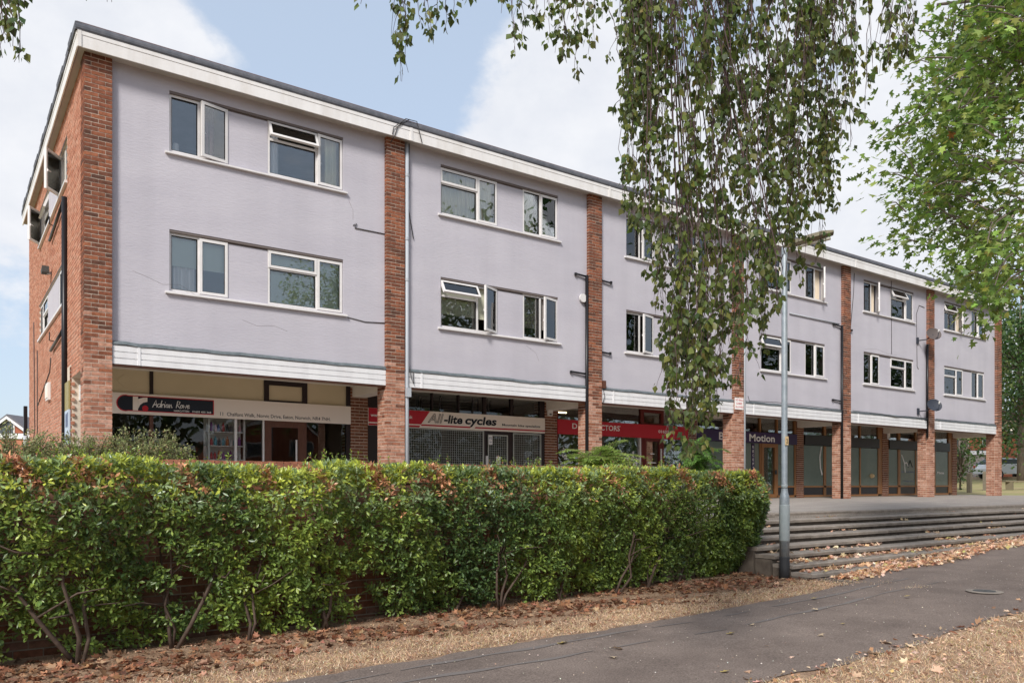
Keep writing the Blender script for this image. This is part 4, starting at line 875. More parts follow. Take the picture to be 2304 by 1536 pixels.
# ------------------------------------------------------------------ hedge
def noise1(x, f, seed):
    r = np.random.default_rng(seed); ph = r.uniform(0, 6.28, 4); return sum(np.sin(x*f*(1.7**i)+ph[i])/(1.5**i) for i in range(4))/2.2
hed = tag(empty('hedge', (1.5, -8.1, -.9)), 'long clipped green hedge with browned top in front of brick wall', 'hedge')
HX0, HX1 = -3.2, 7.5
def hedge_profile(x, t):
    """front face of the hedge at height fraction t"""
    end = np.clip((HX1-x)/.55, 0, 1)**.5
    dep = .12 + .62*np.clip(t*1.25, 0, 1)**.8 - .30*np.clip(t-.88, 0, 1)*8*.3 + .09*noise1(x*1.0, 2.2, 3) + .10*noise1(x*1.2+t*2.4, 4.3, 4)*noise1(t*5-x*.4, 2.1, 24)
    return -7.75 - dep*(.45+.55*end) - .25*end*0
def hedge_top(x): return .66 + .045*noise1(x, 1.9, 5) + .035*noise1(x, 7, 6) - .30*np.clip((x-6.5)/.95, 0, 1)**2 + .03*np.clip((-x)/3, 0, 1)
n = 30000
x = RNG.uniform(HX0, HX1, n); t = RNG.beta(1.08, .95, n); x[:4500] = RNG.uniform(6.35, HX1, 4500)
base = gz(x, 0); top_ = hedge_top(x); z = base + .03 + t*(top_-base-.03)
# gaps low down at the left, where the wall shows through
gap = noise1(x*1.3+z*.9, 3.1, 8)+.8*noise1(z*2.2-x*.7, 3.3, 9)+.5*noise1(x*2.6+z*3, 4.1, 18)
keep = (t > .62+.12*noise1(x, 3, 10)) | (gap > np.interp(x, [-3, 0, 2.5, 5, 6.2], [-.5, -.2, -.4, -.9, -2]) - .8*t)
inner = RNG.random(n)**1.5*.4
y = hedge_profile(x, t) + inner
keep = keep & (noise1(x*2.9+z*1.7, 3.1, 25)+noise1(z*5.1-x*1.3, 2.2, 26) > -1.0-.5*(x > 6.3))
topm = RNG.random(n) < .2; zt = hedge_top(x); z = np.where(topm, zt - RNG.random(n)**2*.1, z); y = np.where(topm, hedge_profile(x, .9)+RNG.random(n)*.7, y); t = np.where(topm, 1.0, t); keep = keep | topm
x, y, z, t, topm = x[keep], y[keep], z[keep], t[keep], topm[keep]; n = len(x)
RP = np.c_[x, y, z]; out = unit(np.c_[RNG.normal(0, .5, n), -np.abs(RNG.normal(1, .4, n))*np.where(topm, .35, 1), RNG.normal(.45, .5, n)+topm*.9])
K = 6; P = np.repeat(RP, K, 0); O = np.repeat(out, K, 0); tt = np.repeat(t, K); tm = np.repeat(topm, K)
A = unit(O*RNG.uniform(.2, .9, (n*K, 1)) + rdir(n*K)*.85)
Nn = unit(O*1.0 + rdir(n*K)*.4 + np.array([0, 0, .5]))
P = P + A*RNG.uniform(0, .02, (n*K, 1))
L = RNG.uniform(.036, .068, n*K); Wd = L*RNG.uniform(.34, .46, n*K)
ros = np.repeat(RNG.random(n), K); clump = np.repeat(noise1(x*1.0, 1.3, 12)+.6*noise1(x*2.3+z*2, 2.5, 13), K)
tm = tm | (tt > .86+.05*RNG.normal(0, 1, n*K))
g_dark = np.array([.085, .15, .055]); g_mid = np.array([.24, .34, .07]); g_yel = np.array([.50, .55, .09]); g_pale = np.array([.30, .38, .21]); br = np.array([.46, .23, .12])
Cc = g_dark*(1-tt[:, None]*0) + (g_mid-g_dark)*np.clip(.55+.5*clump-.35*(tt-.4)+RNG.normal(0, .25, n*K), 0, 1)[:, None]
yel = np.clip((clump*.6+(ros-np.where(tm, .38, .72))*2.2), 0, 1)*np.where(tm, 1.0, .5); Cc = Cc+(g_yel-Cc)*yel[:, None]
pal = ((tt > .75) & (ros < .35)); Cc[pal] = Cc[pal]*.45+g_pale*.55
xk = np.repeat(x, K); zk = np.repeat(z, K)
brm = (noise1(xk*3.1+zk*2.0, 3.3, 14)+.6*noise1(xk*7+zk*5, 2.7, 15) > np.where(tm, .5, np.where(tt > .7, 1.05, 1.45))) ; Cc[brm] = br*np.exp(RNG.normal(0, .3, (brm.sum(), 1)))
Cc = Cc*np.exp(RNG.normal(0, .16, (n*K, 1)))
tag(leaves('foliage', P, A, Nn, L, Wd, 'narrow', Cc, 'leaf_hedge', hed), kind='stuff')
# fresh shoots standing above the clipped top
mP, mA, mC = [], [], []; tw = MB()
for _ in range(330):
    x0 = RNG.uniform(-3, 6.9); 
    if noise1(np.array([x0]), 3, 21)[0] < -.2: continue
    b0 = np.array([x0, RNG.uniform(-8.35, -7.8), hedge_top(x0)-.05]); h_ = RNG.uniform(.06, .22); lean = RNG.normal(0, .35, 2); p1 = b0+np.array([lean[0]*h_, lean[1]*h_, h_])
    tw.tube([tuple(b0), tuple(p1)], [.003, .0015], 4, False)
    for q in np.linspace(.25, 1, int(h_/.011)): mP.append(b0+(p1-b0)*q); mA.append(rdir(1)[0]+np.array([lean[0], lean[1], .7])); mC.append(1 if x0 < 4 else 0)
mP = np.array(mP); mA = unit(np.array(mA)); nn = len(mP); col = palette(nn, [(.24, .34, .04), (.16, .26, .04), (.35, .16, .08)], [5, 3, 1])
tag(leaves('shoots', mP, mA, unit(rdir(nn)+np.array([0, 0, .8])), RNG.uniform(.022, .04, nn), RNG.uniform(.008, .013, nn), 'narrow', col, 'leaf_hedge', hed), kind='stuff')
tag(tw.build('shoot_stems', 'twig_grey', hed), kind='stuff')
for k in range(14):
    x0 = -3.0+k*.74+RNG.normal(0, .1); b = np.array([x0, RNG.uniform(-8.15, -7.75), float(gz(x0, 0))-.03]); mb = MB()
    for s_ in range(RNG.integers(2, 4)):
        p = [b+RNG.normal(0, .02, 3)*[1, 1, 0]]; dx = RNG.normal(0, .3); r0 = RNG.uniform(.012, .024)
        for q in range(1, 6): p.append(p[-1]+np.array([dx*.18+RNG.normal(0, .05), RNG.normal(-.02, .035), RNG.uniform(.2, .27)]))
        mb.tube([tuple(v) for v in p], list(np.linspace(r0, r0*.35, 6)), 6)
        for q in (2, 3, 4): e = p[q]+np.array([RNG.normal(0, .28), RNG.normal(-.12, .1), RNG.uniform(.02, .25)]); mb.tube([tuple(p[q]), tuple((p[q]+e)/2+RNG.normal(0, .03, 3)), tuple(e)], [r0*.45, r0*.35, r0*.2], 5)
    mb.build('stem', 'twig_grey', hed, True)

# ------------------------------------------------------------------ shrubs in the planter
def twiggy_shrub(name, label, c, rx, ry, h, ntw, nl, cols, w, L, seed, droop=.5):
    r = np.random.default_rng(seed); sh = tag(empty(name, c), label, 'shrub'); tw = MB(); P = []; A = []
    for _ in range(ntw):
        a = r.uniform(0, 6.283); q = math.sqrt(r.random()); end = np.array([c[0]+rx*q*math.cos(a), c[1]+ry*q*math.sin(a), c[2]+h*(r.uniform(.75, 1.05))*(1-.5*q*q)]); st = np.array([c[0]+.25*rx*q*math.cos(a), c[1]+.2*ry*q*math.sin(a), c[2]])
        mid = (st+end)/2+np.array([0, 0, .25*h]); pts = []
        for t_ in np.linspace(0, 1, 8): pts.append((1-t_)**2*st+2*t_*(1-t_)*mid+t_*t_*(end-np.array([0, 0, droop*.15*h])))
        tw.tube([tuple(p) for p in pts], list(np.linspace(.006, .0018, 8)), 4, False)
        pts = np.array(pts)
        for t_ in r.uniform(.25, 1, nl): i = min(int(t_*7), 6); f_ = t_*7-i; p = pts[i]*(1-f_)+pts[i+1]*f_; P.append(p+r.normal(0, .018, 3)); A.append(unit(pts[i+1]-pts[i])*.5+unit(r.normal(0, 1, 3)))
    P = np.array(P); A = np.array(A); n = len(P)
    tag(leaves('foliage', P, A, unit(rdir(n)+np.array([0, -.2, .9])), r.uniform(L*.7, L*1.3, n), r.uniform(L*.3, L*.5, n), 'narrow', palette(n, cols, w), 'leaf_shrub', sh), kind='stuff'); tag(tw.build('stems', 'twig_grey', sh), kind='stuff')
    return sh
olive = [(.24, .26, .10), (.16, .19, .07), (.33, .34, .16), (.28, .2, .1)]
for k, (px_, py_, w_, h_) in enumerate([(30, 958, .85, .62), (190, 975, .75, .6), (330, 962, .65, .66)]):
    p = atY(px_, py_, -6.6); twiggy_shrub('arching_shrub', ('wispy olive arching shrub at the photo\'s left edge above the hedge', 'middle one of three wispy olive shrubs before the gable end', 'wispy olive shrub in front of the hairdresser window')[k], (p[0], -6.6, .25), w_, .5, p[2]-.18, 230, 75, olive, [4, 4, 3, 1], .03, 40+k)
def frond_shrub(name, label, c, rad, h, nf, seed, cols, lf=.03):
    r = np.random.default_rng(seed); sh = tag(empty(name, c), label, 'shrub'); tw = MB(); P = []; A = []; Nn = []
    for f_ in range(nf):
        a = r.uniform(0, 6.283); el = r.uniform(.2, 1.3); Lf = r.uniform(.55, 1.0); st = np.array(c)+np.array([r.normal(0, .1*rad), r.normal(0, .1*rad), h*r.uniform(.15, .7)]); d = np.array([math.cos(a)*math.cos(el)*rad, math.sin(a)*math.cos(el)*rad, math.sin(el)*h*.62])*Lf
        pts = [st+d*t_+np.array([0, 0, -.28*h*t_*t_*Lf]) for t_ in np.linspace(0, 1, 9)]; tw.tube([tuple(p) for p in pts], list(np.linspace(.006, .002, 9)), 4, False)
        for i in range(1, 9):
            ax = unit(pts[i]-pts[i-1]); sd = unit(np.cross(ax, [0, 0, 1.])); sub = .2*rad*(1-i/10)
            for sgn in (-1, 1):
                for j in range(4): 
                    b0 = pts[i]-(pts[i]-pts[i-1])*(j/4); e = sd*sgn*sub+ax*sub*.7+np.array([0, 0, -.02])
                    for q in np.linspace(.15, 1, 5): P.append(b0+e*q); A.append(e*.6+ax*.03+r.normal(0, .02, 3)); Nn.append(np.cross(sd*sgn, ax)*sgn+r.normal(0, .25, 3)+np.array([0, 0, .6]))
    P = np.array(P); n = len(P); tag(leaves('foliage', P, np.array(A), unit(np.array(Nn)), r.uniform(lf*.7, lf*1.3, n), r.uniform(lf*.25, lf*.4, n), 'narrow', palette(n, cols, [4, 3, 2]), 'leaf_shrub', sh), kind='stuff'); tag(tw.build('stems', 'twig_grey', sh), kind='stuff')
fg = [(.27, .38, .08), (.18, .29, .06), (.38, .45, .15)]
p = atY(1345, 1045, -6.7); frond_shrub('feathery_shrub', 'feathery yellow-green shrub rising over the wall coping', (p[0], -6.7, .35), .8, .85, 120, 51, fg)
p = atY(1575, 1050, -6.6); frond_shrub('feathery_shrub', 'feathery green shrub beside the pier under the hanging birch', (p[0], -6.6, .2), .55, 1.2, 70, 52, [(.12, .25, .045), (.08, .18, .035), (.18, .3, .06)])
p = atY(1380, 960, -6.75); frond_shrub('feathery_shrub', 'thin upright fern-like sprig above the wall coping', (p[0], -6.75, .5), .3, .75, 8, 53, fg)

# ------------------------------------------------------------------ dry verge: straw, litter, fallen leaves
def gpt(x, y): return np.c_[x, y, gz(x, y)+.004]
def straw(name, n, xr, yr, h, dens=None, seed=1, label='', extra=None):
    x = RNG.uniform(*xr, n); y = RNG.uniform(*yr, n)
    if dens is not None: k = RNG.random(n) < dens(x, y); x, y = x[k], y[k]
    n = len(x); P = gpt(x, y); A = unit(np.c_[RNG.normal(0, .75, n), RNG.normal(0, .75, n), np.abs(RNG.normal(.55, .4, n))+.12])
    C = palette(n, [(.66, .48, .32), (.55, .38, .24), (.76, .60, .43), (.34, .35, .12), (.40, .26, .16)], [5, 4, 3, .5, 2])
    o = leaves(name, P, A, rdir(n), RNG.uniform(h*.5, h*1.5, n), RNG.uniform(.003, .006, n), 'blade', C, 'straw'); tag(o, label, 'grass', kind='stuff')
def d_verge(x, y):
    e = -9.72+.06*noise1(x, 4, 31); hi = -8.85+.2*noise1(x, 1.6, 32); v = np.clip((y-e)/.06, 0, 1)*np.clip((hi-y)/.35, 0, 1)
    return np.where(x > 6.2, v*np.clip((7.65-x)/.8, 0, 1), v)*(.55+.45*noise1(x*1.5+y*2, 2.5, 33))
straw('dry_grass', 110000, (-2.5, 7.7), (-9.85, -8.4), .035, d_verge, label='dry straw-coloured grass verge between hedge and path')
straw('dry_grass', 110000, (-.5, 9), (-13.8, -11.7), .04, lambda x, y: np.clip((-11.88+.09*noise1(x, 3, 35)-y)/.12, 0, 1)*(.6+.4*noise1(x*1.3+y, 2.1, 36)), label='dry straw-coloured grass in the right foreground corner')
for (px_, py_, sx) in ((1985, 1296, .28), (2095, 1268, .4), (2250, 1240, .5), (2060, 1305, .2)):
    p = atZ(px_, py_, -.7); xx = p[0]; straw('dry_grass', 1500, (p[0]-2.5*sx, p[0]+2.5*sx), (p[1]-.3, p[1]+.3), .03, lambda x, y: np.exp(-((x-p[0])/sx)**2-((y-p[1]-.03*(x-p[0]))/.08)**2)*(.7+.5*noise1(x*3, 3, 39)), label='thin dry grass patch on the asphalt apron, x%d' % int(px_) if False else ('small', 'larger', 'rightmost', 'tiny')[[1985, 2095, 2250, 2060].index(px_)]+' patch of dry grass growing through the asphalt before the steps')
def litter(name, n, xf, size, cols, w, label, tpl='maple', curl=.5, zoff=.012, parent=None, cat='leaves'):
    P = xf(n); n = len(P); A = unit(np.c_[RNG.normal(0, 1, n), RNG.normal(0, 1, n), RNG.normal(.05, .3, n)]); Nn = unit(np.c_[RNG.normal(0, curl, n), RNG.normal(0, curl, n), np.ones(n)])
    L = RNG.uniform(size*.5, size*1.35, n); o = leaves(name, P+[0, 0, zoff], A, Nn, L, L*RNG.uniform(.6, 1.0, n), tpl, palette(n, cols, w, .25), 'leaf_dry')
    return tag(o, label, cat, kind='stuff')
tan = [(.60, .38, .25), (.52, .29, .17), (.68, .50, .36), (.36, .19, .11), (.5, .4, .16)]
def under_hedge(n):
    x = RNG.uniform(-2.6, 7.2, n); y = -8.5+RNG.normal(0, .42, n); k = (y < -7.65) & (y > -9.68) & (noise1(x*1.1+y*2, 2.3, 44) > -.35+.9*np.clip((-8.9-y)/.5, 0, 1)); return gpt(x[k], y[k])
litter('leaf_litter', 3600, under_hedge, .07, [(.24, .115, .065), (.34, .17, .10), (.15, .08, .05), (.42, .27, .17)], [4, 3, 3, 1.5], 'brown dead leaves lying along the foot of the hedge')
litter('leaf_fragments', 9000, lambda n: gpt(RNG.uniform(-2.6, 7.3, n), RNG.uniform(-9.7, -7.8, n)), .02, [(.2, .1, .06), (.5, .34, .22), (.33, .17, .1)], [3, 2, 3], 'small crumbled leaf fragments over the verge soil', 'narrow')
litter('leaf_fragments', 1500, lambda n: gpt(RNG.uniform(0, 9, n), RNG.uniform(-13, -11.8, n)), .03, tan, [3, 3, 3, 2, 1], 'crumbled leaves in the right foreground grass', 'narrow')
litter('leaf_litter', 130, lambda n: gpt(RNG.uniform(0.5, 9, n), -12.1+RNG.normal(0, .25, n)), .075, tan, [3, 2, 4, 2, 1], 'curled tan leaves along the right foreground grass edge')
litter('grit', 1500, lambda n: gpt(RNG.uniform(-2, 12, n), RNG.uniform(-11.9, -9.0, n))[lambda q=None: slice(None)] if False else gpt(RNG.uniform(-2, 12, n), RNG.uniform(-11.9, -9.7, n)), .012, [(.55, .45, .36), (.3, .2, .15), (.6, .55, .48)], [3, 2, 2], 'specks of grit and leaf crumbs on the asphalt path', 'narrow', zoff=.018)
def on_steps(n):
    x = 7.3+RNG.random(n)*14; k = RNG.choice([1, 2, 3, 4, 5, 6, 7], n, p=[.03, .04, .04, .06, .13, .30, .40]); cl = noise1(x*.9+k*2.3, 1.7, 41)
    keep = cl > np.where(k < 5, .45, np.where(k == 5, .1, -2)); x, k = x[keep], k[keep]; n = len(x)
    z = -.103*k; y = -7.0-.30*k+.3-np.abs(RNG.normal(0, .1, n)); z = np.maximum(z, gz(x, y)+.014); return np.c_[x, y, z]
litter('leaf_litter', 4200, on_steps, .065, tan, [5, 3, 4, 1, .6], 'drift of dry tan leaves lying on the steps', zoff=.02, curl=.7)
def foot(n):
    x = 7.5+RNG.random(n)*9; y = -9.25-np.abs(RNG.normal(0, .13, n))+.055*(x-7.5)+.12*noise1(x, 1.3, 43); return np.c_[x, y, gz(x, y)+.014]
litter('leaf_litter', 5200, foot, .065, tan, [5, 3, 4, 1, .6], 'thick drift of dry tan leaves along the foot of the steps', zoff=.02, curl=.7)
fl = {}
for k, (px_, py_, L) in enumerate([(1258, 1446, .12), (1400, 1458, .12), (1377, 1475, .1), (1640, 1424, .1), (1840, 1370, .085), (1844, 1426, .08), (1627, 1510, .09), (1975, 1470, .14), (1990, 1442, .13), (2040, 1340, .09), (1968, 1290, .1), (1690, 1403, .07), (1895, 1402, .06), (1730, 1452, .05), (1875, 1330, .05), (1830, 1345, .09)]):
    p = atZ(px_, py_, -.88); p = atZ(px_, py_, float(gz(p[0], p[1]))+.02)
    cols = (.52, .40, .27) if k % 3 else (.42, .32, .12); L *= .85
    o = leaves('fallen_leaf', np.zeros((1, 3)), np.array([[math.cos(k*2.1), math.sin(k*2.1), .12]]), unit(np.array([[.3*math.sin(k), .25, 1.]])), np.array([L]), np.array([L*.95]), 'maple', np.array([cols]), 'leaf_dry'); o.location = p
    tag(o, 'single dry fallen leaf lying on the bare asphalt path', 'leaf', 'single leaves on the path')

# ------------------------------------------------------------------ weeping birch (trunk stands out of frame to the right)
bir = tag(empty('birch_tree', (3.3, -14.9, -.9)), 'weeping birch whose long leafy strands hang down before the flats', 'tree')
limb1 = [(3.3, -14.9, -1), (3.32, -14.85, 1.5), (3.2, -14.7, 4.0), (2.9, -14.2, 5.2), (2.5, -13.2, 5.8), (2.1, -12.2, 5.75), (1.6, -11.6, 5.45)]
limb2 = [(2.5, -13.2, 5.8), (1.3, -12.2, 6.0), (.1, -11.3, 5.7), (-1.0, -10.6, 5.5), (-2.3, -10.0, 5.0)]
limb3 = [(2.9, -14.2, 5.2), (3.3, -13.0, 5.9), (3.7, -11.9, 5.9), (3.6, -11.0, 5.5)]
MB().tube(limb1[:3], [.16, .13, .10], 12).build('trunk', 'birch_bark', bir, True)
mb = MB(); mb.tube(limb1[2:], [.10, .07, .055, .04, .02], 10); mb.tube(limb2, [.05, .035, .025, .018, .01], 8); mb.tube(limb3, [.05, .035, .025, .012], 8); mb.tube([(3.2, -14.7, 4.0), (3.5, -15.2, 6.5), (3.7, -15.6, 9)], [.09, .06, .02], 8); mb.build('limbs', 'bark', bir, True)
limbpts = np.array([np.array(a)*(1-t)+np.array(b)*t for L_ in (limb1[3:], limb2, limb3) for a, b in zip(L_[:-1], L_[1:]) for t in np.linspace(0, 1, 6)])
tw = MB(); BP, BA = [], []
def strand(px_, pyend, depth, lean=0.0, dens=1.0, start=None, r0=.0042, pytop=-120, sub=True):
    a = at(px_-lean, pytop, depth); e = at(px_, pyend, depth)
    a[2] = max(a[2], e[2]+.25); L = a[2]-e[2]; n = max(6, int(L/.07)); pts = []; wob = RNG.normal(0, .02, (n+1, 2)).cumsum(0)*.6; ph = RNG.uniform(0, 6)
    wob -= np.linspace(0, 1, n+1)[:, None]*wob[-1]*.6
    for i, t in enumerate(np.linspace(0, 1, n+1)): p = a*(1-t)+e*t; p = p+np.array([wob[i, 0], wob[i, 1], 0]); pts.append(p)
    pts = np.array(pts); tw.tube([tuple(p) for p in pts], list(np.linspace(r0, .0014, n+1)), 4, False)
    j = np.argmin(((limbpts-a)**2).sum(1)); q = limbpts[j]; tw.tube([tuple(q), tuple((q+a)/2+np.array([0, 0, .12])), tuple(a)], [.007, .005, r0], 4, False)
    def put(pp, dn):
        seg = np.linalg.norm(np.diff(pp, axis=0), axis=1); cum = np.r_[0, seg.cumsum()]; m = max(2, int(cum[-1]/.021*dn)); cc_ = RNG.uniform(.05*cum[-1], cum[-1], max(1, m//4)); s_ = np.clip(cc_[RNG.integers(0, len(cc_), m)]+RNG.normal(0, .02, m), .03*cum[-1], cum[-1]); q_ = np.stack([np.interp(s_, cum, pp[:, i]) for i in range(3)], 1)
        az = RNG.uniform(0, 6.283, m); pet = np.c_[np.cos(az), np.sin(az), -RNG.uniform(.1, .9, m)]; b_ = q_+unit(pet)*RNG.uniform(.008, .03, (m, 1)); BP.append(b_); BA.append(unit(pet*.55+np.array([0, 0, -1])*RNG.uniform(.5, 1.4, (m, 1))+rdir(m)*.3))
    put(pts, dens)
    if sub:
        for _ in range(int(L*3.3)):
            i = RNG.integers(1, n); d = np.array([RNG.normal(0, .5), RNG.normal(0, .5), -RNG.uniform(.5, 1.1)]); Ls = RNG.uniform(.14, .4); 
            if pts[i, 2]-Ls < e[2]-.05: Ls = max(.06, pts[i, 2]-e[2])
            pp = np.array([pts[i]+d*Ls*t*np.array([1-.4*t, 1-.4*t, 1]) for t in np.linspace(0, 1, 5)]); tw.tube([tuple(p) for p in pp], list(np.linspace(.0026, .001, 5)), 3, False); put(pp, dens*1.05)
endx = [1385, 1420, 1460, 1490, 1515, 1545, 1580, 1620, 1660, 1690, 1720, 1745, 1775, 1800, 1830, 1860, 1900, 1950, 2000, 2060]
endy = [500, 530, 560, 730, 930, 1035, 985, 930, 900, 845, 790, 740, 700, 650, 610, 520, 370, 260, 170, 130]
for k in range(60):
    px_ = RNG.uniform(1400, 1800); lim = np.interp(px_, endx, endy); py = lim*(1-RNG.random()**2.0*.8) if k > 24 else lim*RNG.uniform(.88, 1.0)
    strand(px_, py, RNG.uniform(4.7, 6.4), lean=RNG.normal(0, 42)+(px_-1640)*-.10, dens=RNG.uniform(.45, .85))
for k in range(22):          # the denser lower skirt
    px_ = RNG.uniform(1470, 1760); lim = np.interp(px_, endx, endy); strand(px_, lim*RNG.uniform(.82, 1.0), RNG.uniform(4.8, 6.0), lean=RNG.normal(0, 25), dens=.8, pytop=RNG.uniform(420, 600))
for k in range(13):
    px_ = RNG.uniform(1400, 1470); strand(px_, np.interp(px_, endx, endy)*RNG.uniform(.35, 1.0), RNG.uniform(5, 5.8), lean=RNG.normal(-10, 15), dens=.9)
for k in range(26):
    px_ = RNG.uniform(1750, 1900); lim = np.interp(px_, endx, endy); strand(px_, lim*RNG.uniform(.6, 1.0), RNG.uniform(5, 6.5), lean=RNG.normal(0, 25), dens=.55)
for k in range(15):
    px_ = RNG.uniform(1900, 2065); lim = np.interp(px_, endx, endy); strand(px_, lim*RNG.uniform(.55, 1.0), RNG.uniform(5, 6.5), lean=RNG.normal(0, 25), dens=.55)
for px_, py in [(1520, 1000), (1540, 1042), (1556, 1022), (1500, 930), (1575, 985), (1600, 955), (1530, 1015), (1548, 990)]: strand(px_, py, RNG.uniform(4.9, 5.6), RNG.normal(0, 12), dens=.75, pytop=560)
for px_, py in [(1785, 520), (1800, 470), (1815, 500), (1832, 460), (1846, 450), (1858, 430), (1795, 560)]: strand(px_, py, RNG.uniform(5, 6), RNG.normal(0, 15), dens=.7)
for px_, py in [(915, 160), (930, 110), (905, 185), (960, 95), (945, 60), (985, 60), (1000, 70), (1018, 35)]: strand(px_, py, RNG.uniform(4.8, 5.2), RNG.normal(0, 12), dens=.75)
for px_, py in [(1130, 30), (1165, 130), (1180, 95), (1155, 90), (1212, 60), (1235, 100), (1250, 125), (1270, 140), (1285, 175), (1300, 110), (1320, 120), (1340, 60), (1225, 40), (1190, 30), (1260, 90), (1350, 40)]: strand(px_, py, RNG.uniform(5, 5.8), RNG.normal(0, 14), dens=.8)
for px_, py in [(4, 130), (20, 60), (30, 105), (44, 145), (12, 95), (58, 12), (255, 8), (238, 2), (812, 10), (36, 40)]: strand(px_, py, RNG.uniform(4.3, 4.8), RNG.normal(0, 8), dens=.7)
BP = np.concatenate(BP); BA = np.concatenate(BA); n = len(BP); Nn = unit(np.c_[RNG.normal(0, 1, n), RNG.normal(0, 1, n), RNG.normal(.35, .5, n)]); L = .024+.042*RNG.beta(2, 1.8, n)
tag(leaves('leaves', BP, BA, Nn, L, L*RNG.uniform(.72, .9, n), 'birch', palette(n, [(.085, .12, .03), (.12, .155, .04), (.17, .19, .05), (.065, .10, .035), (.22, .21, .055), (.30, .17, .05)], [6, 5, 3, 3, .2, .01]), 'leaf_birch', bir), kind='stuff')
tag(tw.build('twigs', 'twig', bir), kind='stuff')
cat_ = MB(); sel = RNG.choice(n, 260, replace=False)
for i in sel: p = BP[i]; l_ = RNG.uniform(.025, .04); c_ = RNG.normal(0, .008, 2); cat_.tube([tuple(p), (p[0]+c_[0], p[1]+c_[1], p[2]-l_*.5), (p[0], p[1], p[2]-l_)], [.002, .0038, .002], 5)
mat('catkin', (.20, .19, .05), .8); tag(cat_.build('catkins', 'catkin', bir), kind='stuff')

# ------------------------------------------------------------------ plane tree reaching in from the right
pla = tag(empty('plane_tree', (13.6, -13.2, -.7)), 'broad-leaved plane tree filling the upper right with bright lobed leaves', 'tree')
MB().tube([(13.6, -13.2, -.8), (13.5, -13.2, 2), (13.3, -13.1, 4.5), (13.2, -13, 7), (13.2, -13, 10.5)], [.42, .36, .3, .2, .06], 14).build('trunk', 'bark', pla, True)
tops = [np.array((13.5, -13.2, 2.5)), np.array((13.3, -13.1, 4.5)), np.array((13.2, -13, 7)), np.array((13.2, -13, 9))]
mb = MB(); limbs = []
for e in [(8.8, -11.4, 4.4), (8.4, -11.6, 6), (8.9, -10.6, 7.4), (10.5, -9.5, 5.5), (10.2, -9.3, 8), (16.5, -10.5, 6), (17.5, -13, 5.5), (16, -16, 6.5), (12, -17, 6.5), (9.4, -14.5, 7), (11, -12, 10), (14.5, -11, 10.5), (10.3, -11, 3.6)]:
    e = np.array(e, float); j = min(tops, key=lambda q: np.linalg.norm(q-e)+abs(q[2]-e[2]+.8)); m_ = (j+e)/2+np.array([0, 0, .5]); pts = [(1-t)**2*j+2*t*(1-t)*m_+t*t*e for t in np.linspace(0, 1, 8)]; limbs += pts; mb.tube([tuple(p) for p in pts], list(np.linspace(.13, .02, 8)), 8)
mb.build('limbs', 'bark', pla, True); limbs = np.array(limbs)
spr = []
bx = [-200, 0, 60, 100, 160, 220, 260, 300, 330, 390, 430, 460, 500, 540, 570, 600, 640, 680, 720]; bxl = [2110, 2115, 2110, 2070, 2050, 2035, 2030, 2010, 1985, 1975, 2020, 2000, 2010, 2020, 2075, 2110, 2150, 2195, 2215]
for _ in range(470):
    py = RNG.uniform(-230, 690); lim = np.interp(py, bx, bxl); px_ = lim+12+abs(RNG.normal(0, 1))*130+RNG.uniform(0, 120)*(py < 560); 
    if px_ > 2480: continue
    if py > 560 and (px_ > 2304 or px_ < 2165 or RNG.random() < .3): continue
    dpt = RNG.uniform(9.0, 12.5)+(.004*max(0, 2150-px_)); spr.append(at(px_, py, dpt))
for tx, ty in [(1965, 326), (1990, 318), (2015, 328), (1976, 396), (2002, 388), (1992, 456), (2018, 450), (2002, 548), (2032, 543), (2062, 553), (2030, 150), (2055, 130), (2040, 215), (2215, 735), (2235, 700)]: spr.append(at(tx, ty, RNG.uniform(9.2, 10.5)))
for _ in range(230):
    d = rdir(1)[0]*np.array([5.2, 4.6, 4.6])*RNG.uniform(.6, 1)**.4; c_ = np.array([13.2, -13.2, 7.6])+d
    q = c_-CAM; dd = q[0]*CS+q[1]*CC; uu = PCX+FPX*(q[0]*CC-q[1]*CS)/dd if dd > 0 else 9999; vv_ = HOR-FPX*q[2]/dd if dd > 0 else 9999
    if dd > 0 and uu < 2320 and vv_ > -100: continue
    spr.append(c_)
tw = MB(); MP, MA, MN = [], [], []
for c_ in spr:
    j = limbs[np.argmin(((limbs-c_)**2).sum(1)+2*np.maximum(0, c_[2]-limbs[:, 2]))]; dv = c_-j; Ld = np.linalg.norm(dv)
    if Ld > .6: q_ = unit((dv/Ld+rdir(1)[0]*.5+np.array([0, 0, .25]))[None])[0]; j = c_-q_*RNG.uniform(.4, .65)
    tw.tube([tuple(j), tuple((j+c_)/2+np.array([0, 0, .06])), tuple(c_)], [.012, .008, .004], 4, False)
    m = RNG.integers(20, 32); ax = unit((c_-j)[None])[0]; s_ = RNG.uniform(-.5, .35, m); off = RNG.normal(0, .13, (m, 3))*[1, 1, .55]; MP.append(c_+ax*s_[:, None]+off); MA.append(unit(off*1.5+ax*.4+np.array([0, 0, -.35])+rdir(m)*.3)); MN.append(unit(np.c_[RNG.normal(0, .45, m), RNG.normal(0, .45, m), np.ones(m)]))
MP = np.concatenate(MP); MA = np.concatenate(MA); MN = np.concatenate(MN); n = len(MP); L = RNG.uniform(.05, .115, n)
tag(leaves('leaves', MP, MA, MN, L, L*RNG.uniform(.9, 1.1, n), 'maple', palette(n, [(.13, .215, .04), (.18, .275, .055), (.25, .33, .09), (.085, .15, .035), (.32, .33, .08), (.35, .16, .06)], [5, 5, 2.5, 3, .5, .05]), 'leaf_maple', pla), kind='stuff'); tag(tw.build('twigs', 'bark', pla), kind='stuff')

